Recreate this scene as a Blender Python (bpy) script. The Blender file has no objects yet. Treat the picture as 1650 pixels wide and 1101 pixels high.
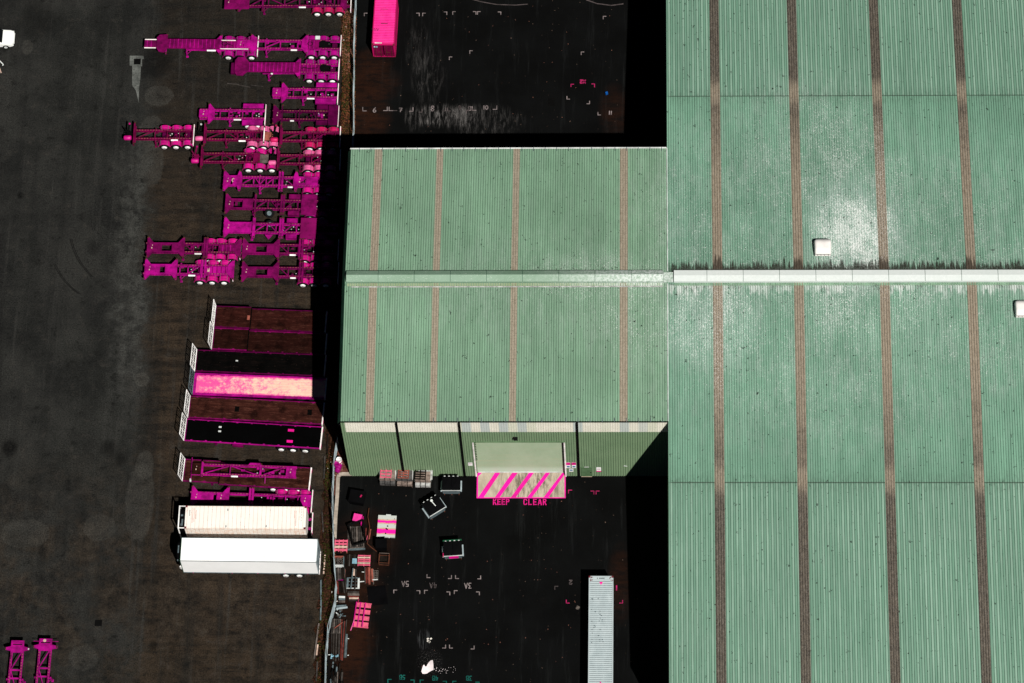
import bpy, math, random
from mathutils import Vector, Matrix
random.seed(7)
R_ = random.uniform
S = bpy.context.scene
COL = S.collection

# ------------------------------------------------------------ camera, sky, sun
ROT = Matrix(((0.99933993, 0.00112693, 0.03631018),
              (0.01466552, 0.90193549, -0.43162169),
              (-0.03323585, 0.4318693, 0.90132363)))
CAM = Vector((29.82683556, -145.40681514, 335.39197079))
FPX = 5773.2068
cd = bpy.data.cameras.new('camera'); cam = bpy.data.objects.new('camera', cd); COL.objects.link(cam)
cd.sensor_fit = 'HORIZONTAL'; cd.sensor_width = 36.0; cd.lens = FPX * 36.0 / 1650.0
cd.clip_start = 1.0; cd.clip_end = 3000.0
cam.matrix_world = Matrix.Translation(CAM) @ ROT.to_4x4()
S.camera = cam

SUN_EL, SUN_AZ = math.radians(53.0), math.radians(153.7)      # azimuth clockwise from north (+Y)
w = bpy.data.worlds.new("World"); S.world = w; w.use_nodes = True
wn = w.node_tree.nodes; bg = wn['Background']; bg.inputs[1].default_value = 0.05
sky = wn.new('ShaderNodeTexSky'); sky.sky_type = 'NISHITA'; sky.sun_disc = False
sky.sun_elevation = SUN_EL; sky.sun_rotation = SUN_AZ
sky.altitude = 16000; sky.air_density = 0.5; sky.dust_density = 0.1; sky.ozone_density = 1.0
w.node_tree.links.new(sky.outputs[0], bg.inputs[0])
sl = bpy.data.lights.new('sun', 'SUN'); sl.energy = 5.0; sl.angle = math.radians(0.5); sl.color = (1.0, 0.96, 0.9)
sun = bpy.data.objects.new('sun', sl); COL.objects.link(sun)
sdir = Vector((math.sin(SUN_AZ) * math.cos(SUN_EL), math.cos(SUN_AZ) * math.cos(SUN_EL), math.sin(SUN_EL)))
sun.rotation_euler = sdir.to_track_quat('Z', 'Y').to_euler(); sun.location = sdir * 200
S.view_settings.view_transform = 'Standard'; S.view_settings.look = 'None'
S.view_settings.exposure = 0.3; S.view_settings.gamma = 1.0

def at(px, py, z=0.0):
    """point of the photograph (1650x1101) at height z"""
    d = ROT @ Vector(((px - 825) / FPX, -(py - 550.5) / FPX, -1.0))
    return CAM + d * ((z - CAM.z) / d.z)

# ------------------------------------------------------------ materials
class NT:
    def __init__(s, name):
        s.m = bpy.data.materials.new(name); s.m.use_nodes = True
        s.t = s.m.node_tree; s.b = s.t.nodes['Principled BSDF']
        s.pos = s.t.nodes.new('ShaderNodeNewGeometry').outputs['Position']
    def put(s, sock, v):
        if hasattr(v, 'is_output'): s.t.links.new(v, sock)
        elif isinstance(v, (tuple, list)):
            sock.default_value = tuple(v) + (1,) if len(v) == 3 and sock.type == 'RGBA' else tuple(v)
        else: sock.default_value = v
    def map(s, sc=(1, 1, 1), loc=(0, 0, 0), rz=0, vec=None):
        n = s.t.nodes.new('ShaderNodeMapping'); s.put(n.inputs[0], vec or s.pos)
        n.inputs[1].default_value = loc; n.inputs[2].default_value = (0, 0, rz); n.inputs[3].default_value = sc
        return n.outputs[0]
    def noise(s, scale, detail=4, rough=.6, vec=None, dist=0):
        n = s.t.nodes.new('ShaderNodeTexNoise'); s.put(n.inputs['Vector'], vec or s.pos)
        n.inputs['Scale'].default_value = scale; n.inputs['Detail'].default_value = detail
        n.inputs['Roughness'].default_value = rough; n.inputs['Distortion'].default_value = dist
        return n.outputs[0]
    def voro(s, scale, vec=None, feat='F1'):
        n = s.t.nodes.new('ShaderNodeTexVoronoi'); s.put(n.inputs['Vector'], vec or s.pos); n.feature = feat
        n.inputs['Scale'].default_value = scale; return n.outputs[0]
    def math(s, op, a, b=0.0, c=None):
        n = s.t.nodes.new('ShaderNodeMath'); n.operation = op; s.put(n.inputs[0], a); s.put(n.inputs[1], b)
        if c is not None: s.put(n.inputs[2], c)
        return n.outputs[0]
    def rng(s, v, a, b, c=0.0, d=1.0, smooth=True):
        n = s.t.nodes.new('ShaderNodeMapRange'); n.interpolation_type = 'SMOOTHSTEP' if smooth else 'LINEAR'
        s.put(n.inputs[0], v)
        for i, k in enumerate((a, b, c, d)): s.put(n.inputs[1 + i], k)
        return n.outputs[0]
    def mix(s, f, a, b, blend='MIX'):
        n = s.t.nodes.new('ShaderNodeMix'); n.data_type = 'RGBA'; n.blend_type = blend
        s.put(n.inputs[0], f); s.put(n.inputs[6], a); s.put(n.inputs[7], b); return n.outputs[2]
    def sep(s, v=None):
        n = s.t.nodes.new('ShaderNodeSeparateXYZ'); s.put(n.inputs[0], v or s.pos); return n.outputs
    def blob(s, x, y, rx, ry, p=1.0):
        """soft elliptical patch round a place on the ground or roof"""
        X, Y, _ = s.sep()
        a = s.math('MULTIPLY', s.math('SUBTRACT', X, x), 1 / rx); b = s.math('MULTIPLY', s.math('SUBTRACT', Y, y), 1 / ry)
        d = s.math('ADD', s.math('MULTIPLY', a, a), s.math('MULTIPLY', b, b))
        return s.rng(d, 0.0, 1.0, p, 0.0)
    def done(s, col, rough=.7, bump=None, bd=.02, bs=.5, metal=0, spec=.3, k=.82):
        if k != 1: col = s.mix(1.0, col, (k, k, k), 'MULTIPLY')
        s.put(s.b.inputs['Base Color'], col); s.put(s.b.inputs['Roughness'], rough); s.put(s.b.inputs['Metallic'], metal)
        s.b.inputs['Specular IOR Level'].default_value = spec
        if bump is not None:
            n = s.t.nodes.new('ShaderNodeBump'); n.inputs['Distance'].default_value = bd; n.inputs['Strength'].default_value = bs
            s.put(n.inputs['Height'], bump); s.t.links.new(n.outputs[0], s.b.inputs['Normal'])
        return s.m

def paint(name, col, dirt=(.05, .03, .02), amt=.5, rough=.5, scale=1.3, var=.35, spec=.3, spots=0.0, metal=0):
    n = NT(name)
    v = n.rng(n.noise(scale * .5, 5, .65), .3, .7, 1 - var, 1 + var * .4)
    c = n.mix(1.0, col, (1, 1, 1), 'MULTIPLY')
    vc = n.t.nodes.new('ShaderNodeCombineXYZ')
    for i in range(3): n.put(vc.inputs[i], v)
    c = n.mix(1.0, c, vc.outputs[0], 'MULTIPLY')
    d = n.rng(n.noise(scale * 3.1, 8, .75), .52, .78, 0, amt)
    c = n.mix(d, c, dirt)
    if spots:
        sp = n.rng(n.noise(scale * 9, 3, .6), .66, .72, 0, spots); c = n.mix(sp, c, dirt)
    return n.done(c, rough, metal=metal, spec=min(spec, max(.02, max(col) * .5)) if spec == .3 else spec, k=1 if min(col) > .5 else .82)

MG = (.38, .001, .205); PK = (.72, .008, .30)
M = {
 'magenta': paint('magenta_paint', MG, (.05, .002, .02), .8, .5, 2.2, .55),
 'magenta_dull': paint('dull_magenta_paint', (.18, .001, .084), (.022, .002, .01), .85, .6, 2.2, .55),
 'magenta_dark': paint('dark_magenta_paint', (.085, .001, .042), (.012, .002, .005), .8, .6, 2.2, .5),
 'crimson': paint('crimson_paint', (.165, .0015, .052), (.025, .003, .008), .85, .6, 2.4, .55),
 'guard': paint('pink_guard_paint', (.58, .004, .22), (.16, .01, .07), .7, .45, 2.0),
 'guard_red': paint('red_pink_guard_paint', (.50, .006, .10), (.15, .01, .04), .5, .5, 2.0),
 'guard_pale': paint('faded_pink_guard_paint', (.72, .12, .32), (.45, .02, .16), .8, .5, 2.0),
 'guard_mag': paint('magenta_guard_paint', (.36, .002, .19), (.08, .003, .035), .7, .45, 2.0),
 'signpink': paint('hot_pink_paint', (.85, .0, .30), (.5, .0, .16), .3, .6),
 'tyre': paint('tyre_rubber', (.008, .008, .009), (.02, .018, .015), .4, .85),
 'rim': paint('white_wheel_paint', (.72, .76, .74), (.3, .28, .25), .45, .4, 4),
 'hub': paint('hub_metal', (.25, .15, .17), (.1, .05, .06), .5, .4, 4),
 'black': paint('black_steel', (.004, .004, .004), (.012, .01, .008), .4, .6),
 'white': paint('white_paint', (.82, .82, .8), (.5, .45, .4), .3, .45),
 'bumper': paint('white_bumper_paint', (.82, .78, .76), (.5, .2, .25), .55, .45, 2),
 'rubber': paint('black_hose_rubber', (.006, .005, .006), (.01, .01, .01), .3, .7),
 'rusty': paint('rusty_steel', (.10, .035, .02), (.03, .01, .006), .7, .85, 3),
 'galv': paint('galvanised_steel', (.36, .44, .47), (.2, .22, .22), .4, .5, 2),
 'bluegrey': paint('blue_grey_metal', (.115, .155, .17), (.03, .036, .036), .8, .65, 3, .5),
 'lightgrey': paint('light_grey_metal', (.55, .58, .57), (.2, .2, .2), .5, .6, 2),
 'binblack': paint('black_bin_plastic', (.0025, .0025, .003), (.006, .006, .006), .3, .6),
 'green_dark': paint('dark_green_paint', (.02, .075, .045), (.01, .03, .02), .5, .6),
 'green_band': paint('bin_green_paint', (.01, .075, .035), (.01, .03, .02), .4, .6),
 'concrete': paint('kerb_concrete', (.42, .36, .30), (.18, .13, .10), .7, .9, 2.5),
 'blue': paint('blue_paint', (.02, .14, .32), (.05, .1, .2), .3, .5),
 'bluesheet': paint('pale_blue_plastic', (.22, .42, .52), (.12, .25, .33), .5, .5, 3),
 'signwhite': paint('sign_white', (.8, .8, .8), (.6, .6, .6), .2, .5),
 'signink': paint('sign_ink', (.25, .02, .07), (.1, .02, .04), .3, .6),
 'glass': paint('dark_glass', (.006, .008, .009), (.01, .01, .01), .2, .08, spec=.5),
 'rust_pallet': paint('reddish_timber', (.30, .085, .06), (.08, .022, .015), .85, .85, 4, .5),
 'pink_timber': paint('pink_painted_timber', (.70, .10, .19), (.70, .34, .28), .85, .8, 4),
 'pale_timber': paint('pale_timber', (.62, .45, .36), (.45, .12, .12), .6, .85, 4),
 'grey_timber': paint('weathered_grey_timber', (.052, .046, .042), (.012, .010, .009), .9, .9, 4, .6),
 'grey_timber2': paint('pale_weathered_timber', (.13, .11, .098), (.035, .026, .022), .9, .9, 4, .6),
 'dark_timber': paint('dark_wet_timber', (.014, .0105, .0085), (.004, .003, .0025), .9, .9, 3, .5),
 'red_timber': paint('red_brown_timber', (.15, .03, .024), (.04, .011, .008), .85, .9, 4, .5),
 'wrap': paint('white_shrink_wrap', (.50, .51, .50), (.10, .095, .09), 1.0, .35, 5, .5),
 'brick': paint('bagged_pavers', (.26, .2, .17), (.05, .04, .035), .9, .9, 6, .6),
 'greybrick': paint('grey_paver_blocks', (.085, .082, .08), (.03, .03, .03), .7, .9, 6, .5),
 'markwhite': paint('worn_white_line_paint', (.24, .20, .20), (.005, .005, .005), 1.0, .8, 3, .6),
 'markfaint': paint('faded_line_paint', (.085, .07, .07), (.006, .006, .006), 1.0, .8, 3, .6),
 'markpink': paint('worn_pink_line_paint', (.42, .012, .11), (.03, .008, .01), 1.0, .8, 3, .6),
 'markteal': paint('worn_teal_line_paint', (.010, .12, .10), (.006, .02, .018), 1.0, .8, 3, .6),
 'keepclear': paint('stencil_pink_paint', (.72, .0, .22), (.25, .03, .02), .95, .8, 3.0),
 'stripe': paint('hatched_pink_paint', (.90, .0, .36), (.85, .02, .32), .3, .75),
 'spill': paint('spilled_white_powder', (.74, .66, .68), (.66, .58, .6), .4, .95),
 'redink': paint('faded_red_lettering', (.75, .42, .36), (.6, .3, .25), .5, .7),
 'blackink': paint('black_lettering', (.02, .02, .025), (.05, .05, .05), .3, .7),
 'sill': paint('green_wall_paint', (.11, .20, .10), (.06, .1, .05), .3, .6),
}

# ------------------------------------------------------------ mesh builder
class MB:
    def __init__(s): s.v = []; s.f = []
    def add(s, vs, fs):
        o = len(s.v); s.v += [tuple(p) for p in vs]; s.f += [tuple(i + o for i in q) for q in fs]; return s
    def box(s, c, d, rz=0.0, tilt=None):
        x, y, z = d[0] / 2, d[1] / 2, d[2] / 2; c = Vector(c); m = Matrix.Rotation(rz, 3, 'Z')
        if tilt: m = m @ Matrix.Rotation(tilt[1], 3, tilt[0])
        vs = [c + m @ Vector((i * x, j * y, k * z)) for k in (-1, 1) for j in (-1, 1) for i in (-1, 1)]
        return s.add(vs, [(0, 2, 3, 1), (4, 5, 7, 6), (0, 1, 5, 4), (2, 6, 7, 3), (1, 3, 7, 5), (0, 4, 6, 2)])
    def bar(s, p, q, wd, h=None):
        p, q = Vector(p), Vector(q); h = h or wd; d = (q - p).normalized()
        u = d.cross(Vector((0, 0, 1)))
        if u.length < 1e-4: u = Vector((1, 0, 0))
        u.normalize(); t = u.cross(d); vs = []
        for c in (p, q):
            for a, b in ((-1, -1), (1, -1), (1, 1), (-1, 1)): vs.append(c + u * a * wd / 2 + t * b * h / 2)
        return s.add(vs, [(0, 1, 2, 3), (7, 6, 5, 4), (0, 4, 5, 1), (1, 5, 6, 2), (2, 6, 7, 3), (3, 7, 4, 0)])
    def cyl(s, p, q, r, n=14, r2=None, caps=True):
        p, q = Vector(p), Vector(q); d = (q - p).normalized(); r2 = r if r2 is None else r2
        u = d.orthogonal().normalized(); t = d.cross(u)
        vs = [c + (u * math.cos(a) + t * math.sin(a)) * k for c, k in ((p, r), (q, r2)) for a in [2 * math.pi * i / n for i in range(n)]]
        fs = [(i, (i + 1) % n, n + (i + 1) % n, n + i) for i in range(n)]
        if caps: fs += [tuple(range(n - 1, -1, -1)), tuple(range(n, 2 * n))]
        return s.add(vs, fs)
    def tube(s, pts, r, n=6):
        for a, b in zip(pts, pts[1:]): s.cyl(a, b, r, n)
        return s
    def prism(s, pts, z0, z1):
        n = len(pts); ar = sum(pts[i][0] * pts[(i + 1) % n][1] - pts[(i + 1) % n][0] * pts[i][1] for i in range(n))
        if ar < 0: pts = pts[::-1]
        vs = [(x, y, z0) for x, y in pts] + [(x, y, z1) for x, y in pts]
        return s.add(vs, [tuple(range(n - 1, -1, -1)), tuple(range(n, 2 * n))] + [(i, (i + 1) % n, n + (i + 1) % n, n + i) for i in range(n)])
    def sheet(s, pts):
        return s.add(pts, [tuple(range(len(pts)))])
    def lathe_y(s, prof, n=24):
        """profile of (radius, y) turned round the y axis"""
        k = len(prof); vs = []
        for i in range(n):
            a = 2 * math.pi * i / n
            for r, y in prof: vs.append((r * math.cos(a), y, r * math.sin(a)))
        fs = [(i * k + j, i * k + j + 1, ((i + 1) % n) * k + j + 1, ((i + 1) % n) * k + j) for i in range(n) for j in range(k - 1)]
        return s.add(vs, fs)
    def mesh(s, name, mat, smooth=False):
        me = bpy.data.meshes.new(name); me.from_pydata([tuple(p) for p in s.v], [], s.f); me.update()
        me.materials.append(mat)
        if smooth:
            for p in me.polygons: p.use_smooth = True
        return me
    def build(s, name, mat, parent=None, loc=None, rz=None, smooth=False):
        return link(name, s.mesh(name, M[mat] if isinstance(mat, str) else mat, smooth), parent, loc, rz)

def link(name, me, parent=None, loc=None, rz=None):
    o = bpy.data.objects.new(name, me); COL.objects.link(o)
    if parent is not None: o.parent = parent
    if loc is not None: o.location = loc
    if rz is not None: o.rotation_euler = (0, 0, rz)
    return o
def tag(o, label=None, cat=None, group=None, kind=None):
    for k, v in (('label', label), ('category', cat), ('group', group), ('kind', kind)):
        if v: o[k] = v
    return o
def thing(name, label, cat, loc=(0, 0, 0), rz=0, group=None):
    o = bpy.data.objects.new(name, None); COL.objects.link(o); o.location = loc; o.rotation_euler = (0, 0, rz)
    o.empty_display_size = .5
    return tag(o, label, cat, group)
def copy_tree(o, parent=None):
    c = o.copy(); COL.objects.link(c)
    if parent is not None: c.parent = parent
    for ch in list(o.children): copy_tree(ch, c)
    return c
def frame2(a, b, z):
    """origin, heading and length of a thing running from pixel a to pixel b at height z"""
    p, q = at(*a, z), at(*b, z); d = q - p
    return Vector((p.x, p.y, 0)), math.atan2(d.y, d.x), math.hypot(d.x, d.y)

# ------------------------------------------------------------ ground
H, SL, W, XM = 13.503, 0.0757, 30.608, 32.385     # eave height, roof slope, annex depth, annex length
YS, YN, XE = -28.3, W + 28.3, 88.0                # main building south and north eaves, east end
def zr(y): return H + SL * W / 2 - SL * abs(y - W / 2)

def left_mat():
    n = NT('worn_grey_asphalt'); X, Y, Z = n.sep()
    big = n.noise(.14, 6, .65); mid = n.noise(.75, 8, .75); fine = n.noise(7, 6, .8); grit = n.noise(26, 3, .8)
    c = n.mix(n.rng(big, .32, .68), (.0085, .0088, .0085), (.0195, .0198, .0182))
    # brown, oil-stained bays where the trailers stand, with streaks along their length
    edge = n.math('ADD', X, n.math('MULTIPLY', n.math('SUBTRACT', n.noise(.28, 7, .75), .5), 7.0))
    xl = n.math('ADD', edge, n.math('MULTIPLY', Y, .035))
    m = n.rng(xl, -22.6, -19.6)
    st = n.noise(1.1, 8, .75, n.map((.2, 1.2, 1)))
    br = n.mix(n.rng(st, .34, .68), (.0072, .0062, .0052), (.029, .0205, .0138))
    patch = n.noise(.33, 6, .7, n.map((.7, 1, 1), (13, 4, 0)))
    br = n.mix(n.rng(patch, .44, .70, 0, .8), br, (.033, .0235, .0155))
    br = n.mix(n.rng(Y, 22, 46, 0, .65), br, (.0085, .0084, .0076))
    c = n.mix(m, c, br)
    # the southern half is browner all over
    low = n.math('MULTIPLY', n.rng(Y, 6, -10), n.rng(n.noise(.22, 6, .7, n.map(loc=(5, 2, 0))), .40, .60, .1, 1))
    c = n.mix(n.math('MULTIPLY', low, .8), c, n.mix(n.rng(mid, .35, .65), (.0085, .0072, .006), (.028, .0215, .0155)))
    # pale worn lane edge and long wheel tracks running north-south
    lane = n.math('MULTIPLY', n.rng(xl, -26.0, -23.0), n.rng(xl, -20.8, -22.6)); lane = n.math('MULTIPLY', lane, n.rng(n.math('ABSOLUTE', n.math('SUBTRACT', Y, 24)), 24, 6))
    c = n.mix(n.math('MULTIPLY', lane, n.rng(n.noise(.8, 7, .75), .35, .65, .05, .8)), c, (.046, .047, .043))
    tr = n.noise(1.0, 5, .65, n.map((.55, .03, 1), rz=.06))
    c = n.mix(n.rng(tr, .46, .70, 0, .6), c, (.0075, .0078, .0075))
    tr = n.noise(1.0, 4, .6, n.map((1.5, .05, 1), (9, 0, 0), rz=.03)); c = n.mix(n.rng(tr, .55, .72, 0, .45), c, (.028, .028, .026))
    c = n.mix(n.rng(mid, .52, .72, 0, .55), c, (.030, .0275, .024))
    c = n.mix(n.rng(mid, .47, .30, 0, .85), c, (.0042, .0042, .0040))
    for (px, py, r, q) in ((15, 722, 1.1, .9), (33, 315, .45, .9), (232, 290, .5, .9), (75, 660, .5, .4), (195, 742, .8, .5), (150, 400, .9, .5), (247, 1040, .6, .6), (30, 870, 1.5, .6), (250, 100, 2.2, .7), (60, 30, 2.4, .5), (175, 720, .9, .6)):
        p = at(px, py); c = n.mix(n.math('MULTIPLY', n.blob(p.x, p.y, r, r * 1.2), n.rng(n.noise(3, 6, .75), .3, .6, .2, q)), c, (.002, .002, .002))
    for (px, py, rx, ry, q) in ((229, 612, .75, .8, .8), (233, 750, .9, 1.6, .6), (225, 810, 1.4, 4.2, .6), (135, 1060, 1.4, 1.3, .5), (160, 850, 1.6, 1.4, .5), (245, 265, 1.2, 2.6, .6), (245, 215, 1.4, 2, .6), (256, 155, 1.5, 1.2, .6), (44, 76, .6, .9, .6), (40, 860, 2.4, 1.6, .5)):
        p = at(px, py); e = n.rng(n.math('ADD', n.blob(p.x, p.y, rx * 1.4, ry * 1.4), n.math('MULTIPLY', n.math('SUBTRACT', n.noise(1.1, 6, .75), .5), 1.0)), .30, .55, 0, q * .8)
        c = n.mix(n.math('MULTIPLY', e, n.rng(mid, .3, .6, .4, 1)), c, (.036, .035, .031))
    sp = n.rng(n.noise(2.6, 3, .6, n.map((1, 1, 1), (40, 3, 0))), .69, .74)
    c = n.mix(sp, c, (.001, .001, .001))
    g = n.rng(n.math('ADD', n.math('MULTIPLY', fine, .6), n.math('MULTIPLY', grit, .4)), .34, .66, .12, 2.0)
    gv = n.t.nodes.new('ShaderNodeCombineXYZ')
    for i in range(3): n.put(gv.inputs[i], g)
    c = n.mix(1.0, c, gv.outputs[0], 'MULTIPLY')
    return n.done(c, .9, n.math('ADD', fine, grit), .015, .5, spec=.04, k=.98)

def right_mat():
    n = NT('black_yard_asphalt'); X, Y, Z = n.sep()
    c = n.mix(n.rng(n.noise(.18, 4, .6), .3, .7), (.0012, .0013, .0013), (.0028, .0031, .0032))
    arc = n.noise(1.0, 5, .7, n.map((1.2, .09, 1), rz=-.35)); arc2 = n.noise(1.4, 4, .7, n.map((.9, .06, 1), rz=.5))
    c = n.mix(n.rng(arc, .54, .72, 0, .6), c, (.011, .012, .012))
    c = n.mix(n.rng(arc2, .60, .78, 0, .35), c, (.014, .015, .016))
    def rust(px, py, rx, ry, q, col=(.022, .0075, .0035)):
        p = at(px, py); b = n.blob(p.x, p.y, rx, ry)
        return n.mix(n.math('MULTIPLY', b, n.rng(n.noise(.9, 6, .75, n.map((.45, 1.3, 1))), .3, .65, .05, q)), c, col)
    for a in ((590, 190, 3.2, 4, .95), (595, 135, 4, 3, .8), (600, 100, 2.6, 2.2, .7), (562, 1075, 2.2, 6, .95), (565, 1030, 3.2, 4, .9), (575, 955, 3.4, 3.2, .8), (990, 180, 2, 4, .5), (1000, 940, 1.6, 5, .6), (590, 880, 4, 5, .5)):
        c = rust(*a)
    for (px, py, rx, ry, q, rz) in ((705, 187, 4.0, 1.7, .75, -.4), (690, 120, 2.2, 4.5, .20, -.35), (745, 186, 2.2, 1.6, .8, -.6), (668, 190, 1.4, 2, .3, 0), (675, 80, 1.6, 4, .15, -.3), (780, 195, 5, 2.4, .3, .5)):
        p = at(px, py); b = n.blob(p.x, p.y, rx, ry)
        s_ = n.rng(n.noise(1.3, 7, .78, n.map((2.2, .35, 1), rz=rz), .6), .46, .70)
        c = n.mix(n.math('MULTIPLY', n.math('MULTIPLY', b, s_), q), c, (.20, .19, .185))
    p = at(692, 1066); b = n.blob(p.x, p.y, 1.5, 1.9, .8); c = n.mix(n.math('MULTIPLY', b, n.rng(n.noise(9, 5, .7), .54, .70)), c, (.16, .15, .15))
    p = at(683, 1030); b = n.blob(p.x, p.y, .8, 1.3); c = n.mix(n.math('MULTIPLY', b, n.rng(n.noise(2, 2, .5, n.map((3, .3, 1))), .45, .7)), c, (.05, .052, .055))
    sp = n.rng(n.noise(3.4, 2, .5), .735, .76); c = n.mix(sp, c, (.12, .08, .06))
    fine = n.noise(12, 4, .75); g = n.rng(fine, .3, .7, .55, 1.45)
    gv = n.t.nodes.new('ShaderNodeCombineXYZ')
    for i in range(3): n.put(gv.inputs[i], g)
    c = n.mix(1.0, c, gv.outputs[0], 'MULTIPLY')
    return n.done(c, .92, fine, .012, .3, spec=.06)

def dirt_mat(name, a, b, c_):
    n = NT(name)
    c = n.mix(n.rng(n.noise(.8, 6, .7), .35, .65), a, b); c = n.mix(n.rng(n.noise(5, 6, .75), .48, .7, 0, .9), c, c_)
    return n.done(c, .95, n.noise(6, 6, .8), .08, .9, spec=.05)
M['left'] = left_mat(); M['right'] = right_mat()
M['verge'] = dirt_mat('verge_dirt', (.005, .0035, .002), (.028, .013, .006), (.12, .045, .03))
M['reddirt'] = dirt_mat('red_gravel_dirt', (.05, .017, .011), (.12, .045, .032), (.30, .14, .11))

def pad_mat():
    n = NT('stained_concrete')
    c = n.mix(n.rng(n.noise(.7, 6, .7), .3, .7), (.40, .33, .25), (.52, .45, .36))
    st = n.noise(1.0, 6, .75, n.map((2.4, .5, 1), rz=-.25), .5)
    p = at(855, 785); b = n.blob(p.x, p.y, 4.2, 3.2)
    c = n.mix(n.math('MULTIPLY', n.rng(st, .42, .62), n.math('ADD', n.math('MULTIPLY', b, .75), .18)), c, (.085, .065, .05))
    return n.done(c, .9, n.noise(14, 4), .01, .3, spec=.1)
M['concpad'] = pad_mat()
M['pit'] = dirt_mat('weathered_pit_concrete', (.07, .075, .07), (.15, .16, .15), (.02, .02, .02))

def flat(name, pix, z, mat):
    return MB().sheet([tuple(at(x, y)[:2]) + (z,) for x, y in pix]).build(name, mat)
FENCE_N = [(575.5, -40), (573.5, 30), (571.5, 100), (571, 225), (568, 300), (560, 480), (551, 640)]
FENCE_S = [(545.5, 716), (539, 760), (537, 800), (537, 830), (538.5, 870), (540, 910), (543.5, 950), (541.5, 978), (530, 1020), (526.5, 1062), (525, 1130)]
FEN = FENCE_N + FENCE_S
g = MB().sheet([(-1400, -1400, -.012), (1400, -1400, -.012), (1400, 1400, -.012), (-1400, 1400, -.012)]).build('ground', 'left'); tag(g, kind='structure')
fe = [at(x, y) for x, y in FEN]
o = MB().sheet([(p.x, p.y, 0) for p in [Vector((fe[0].x, 160, 0))] + fe + [Vector((fe[-1].x, -130, 0)), Vector((-200, -130, 0)), Vector((-200, 160, 0))]][::-1]).build('trailer_yard', 'left'); tag(o, kind='structure')
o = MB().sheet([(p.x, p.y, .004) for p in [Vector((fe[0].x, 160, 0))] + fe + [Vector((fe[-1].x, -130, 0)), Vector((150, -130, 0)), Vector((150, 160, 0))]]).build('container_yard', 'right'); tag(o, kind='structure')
# dirt strip between the trailer bays and the fence: a low uneven bank, crumbled western edge
WEST = [(556, -40), (551, 30), (549, 60), (550, 130), (549, 180), (548, 225), (544, 300), (534, 480), (526, 640), (526, 716), (523, 760), (521, 800), (520, 830), (520, 870), (519, 910), (518, 950), (515, 978), (510, 1020), (509, 1062), (507, 1130)]
vb = MB(); rows = []
NU = 8
wv = [at(x, y) for x, y in WEST]
def lerp_chain(ch, t):
    i = min(int(t), len(ch) - 2); return ch[i].lerp(ch[i + 1], t - i)
K = 110
mn = len(fe) - 1; mw = len(wv) - 1
def chain_at_y(ch, y):
    for a, b in zip(ch, ch[1:]):
        if a.y >= y >= b.y: return a.lerp(b, (a.y - y) / (a.y - b.y))
    return ch[0] if y > ch[0].y else ch[-1]
ys_ = [fe[0].y + (fe[-1].y - fe[0].y) * k / K for k in range(K + 1)]
vs = []
for y in ys_:
    a, b = chain_at_y(wv, y), chain_at_y(fe, y)
    for i in range(NU + 1):
        t = i / NU; p = a.lerp(b, t); h = .012 + (.16 * math.sin(math.pi * min(t * 1.1, 1)) + R_(0, .10)) * (0 if i in (0,) else 1)
        vs.append((p.x + (R_(-.35, .35) if i == 0 else R_(-.05, .05)), y, h if i else .006))
o = MB().add(vs, [(r * (NU + 1) + i, r * (NU + 1) + i + 1, (r + 1) * (NU + 1) + i + 1, (r + 1) * (NU + 1) + i) for r in range(K) for i in range(NU)]).build('verge', 'verge', smooth=True)
tag(o, kind='structure')
o = flat('red_dirt_corner', [(545.5, 712), (553, 730), (565, 766), (548, 766), (545, 770), (543, 790), (538, 800), (538.5, 762)][::-1], .010, 'reddirt'); tag(o, kind='structure')

# concrete kerb with its return to the building
kp = [at(567, 764.5), at(550, 764.5), at(546.5, 766), at(545, 770), at(543.5, 800), at(541, 832), at(539.5, 868)]
kb = MB()
for i, (a, b) in enumerate(zip(kp, kp[1:])): kb.bar((a.x, a.y, .075), (b.x, b.y, .075 + .001 * (i % 2)), .36, .15)
tag(kb.build('kerb', 'concrete'), kind='structure')
# drain pit and its concrete chute in the trailer yard
o = flat('drain_apron', [(209, 90), (231, 90), (232, 95), (229, 96), (229, 107), (227, 107), (226, 128), (224, 142), (223.5, 166), (219, 146), (213, 138), (213, 106), (209, 106)][::-1], .006, 'pit'); tag(o, kind='structure')
pm = MB(); a, b = at(216, 95), at(226.5, 104)
pm.sheet([(a.x, a.y, .010), (a.x, b.y, .010), (b.x, b.y, .010), (b.x, a.y, .010)]); tag(pm.build('drain_opening', 'black'), kind='structure')
for (x0, y0, x1, y1) in ((153, 999, 164, 1009),):
    a, b = at(x0, y0), at(x1, y1); tag(MB().sheet([(a.x, a.y, .008), (a.x, b.y, .008), (b.x, b.y, .008), (b.x, a.y, .008)]).build('drain_grate', 'black'), kind='structure')
gm = MB()
for (x0, y0, x1, y1) in ((883, 158, 894, 171), (870, 963, 881, 977)):
    a, b = at(x0, y0), at(x1, y1); gm.sheet([(a.x, a.y, .010), (a.x, b.y, .010), (b.x, b.y, .010), (b.x, a.y, .010)])
tag(gm.build('yard_drain_grates', 'black'), kind='structure')

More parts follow.
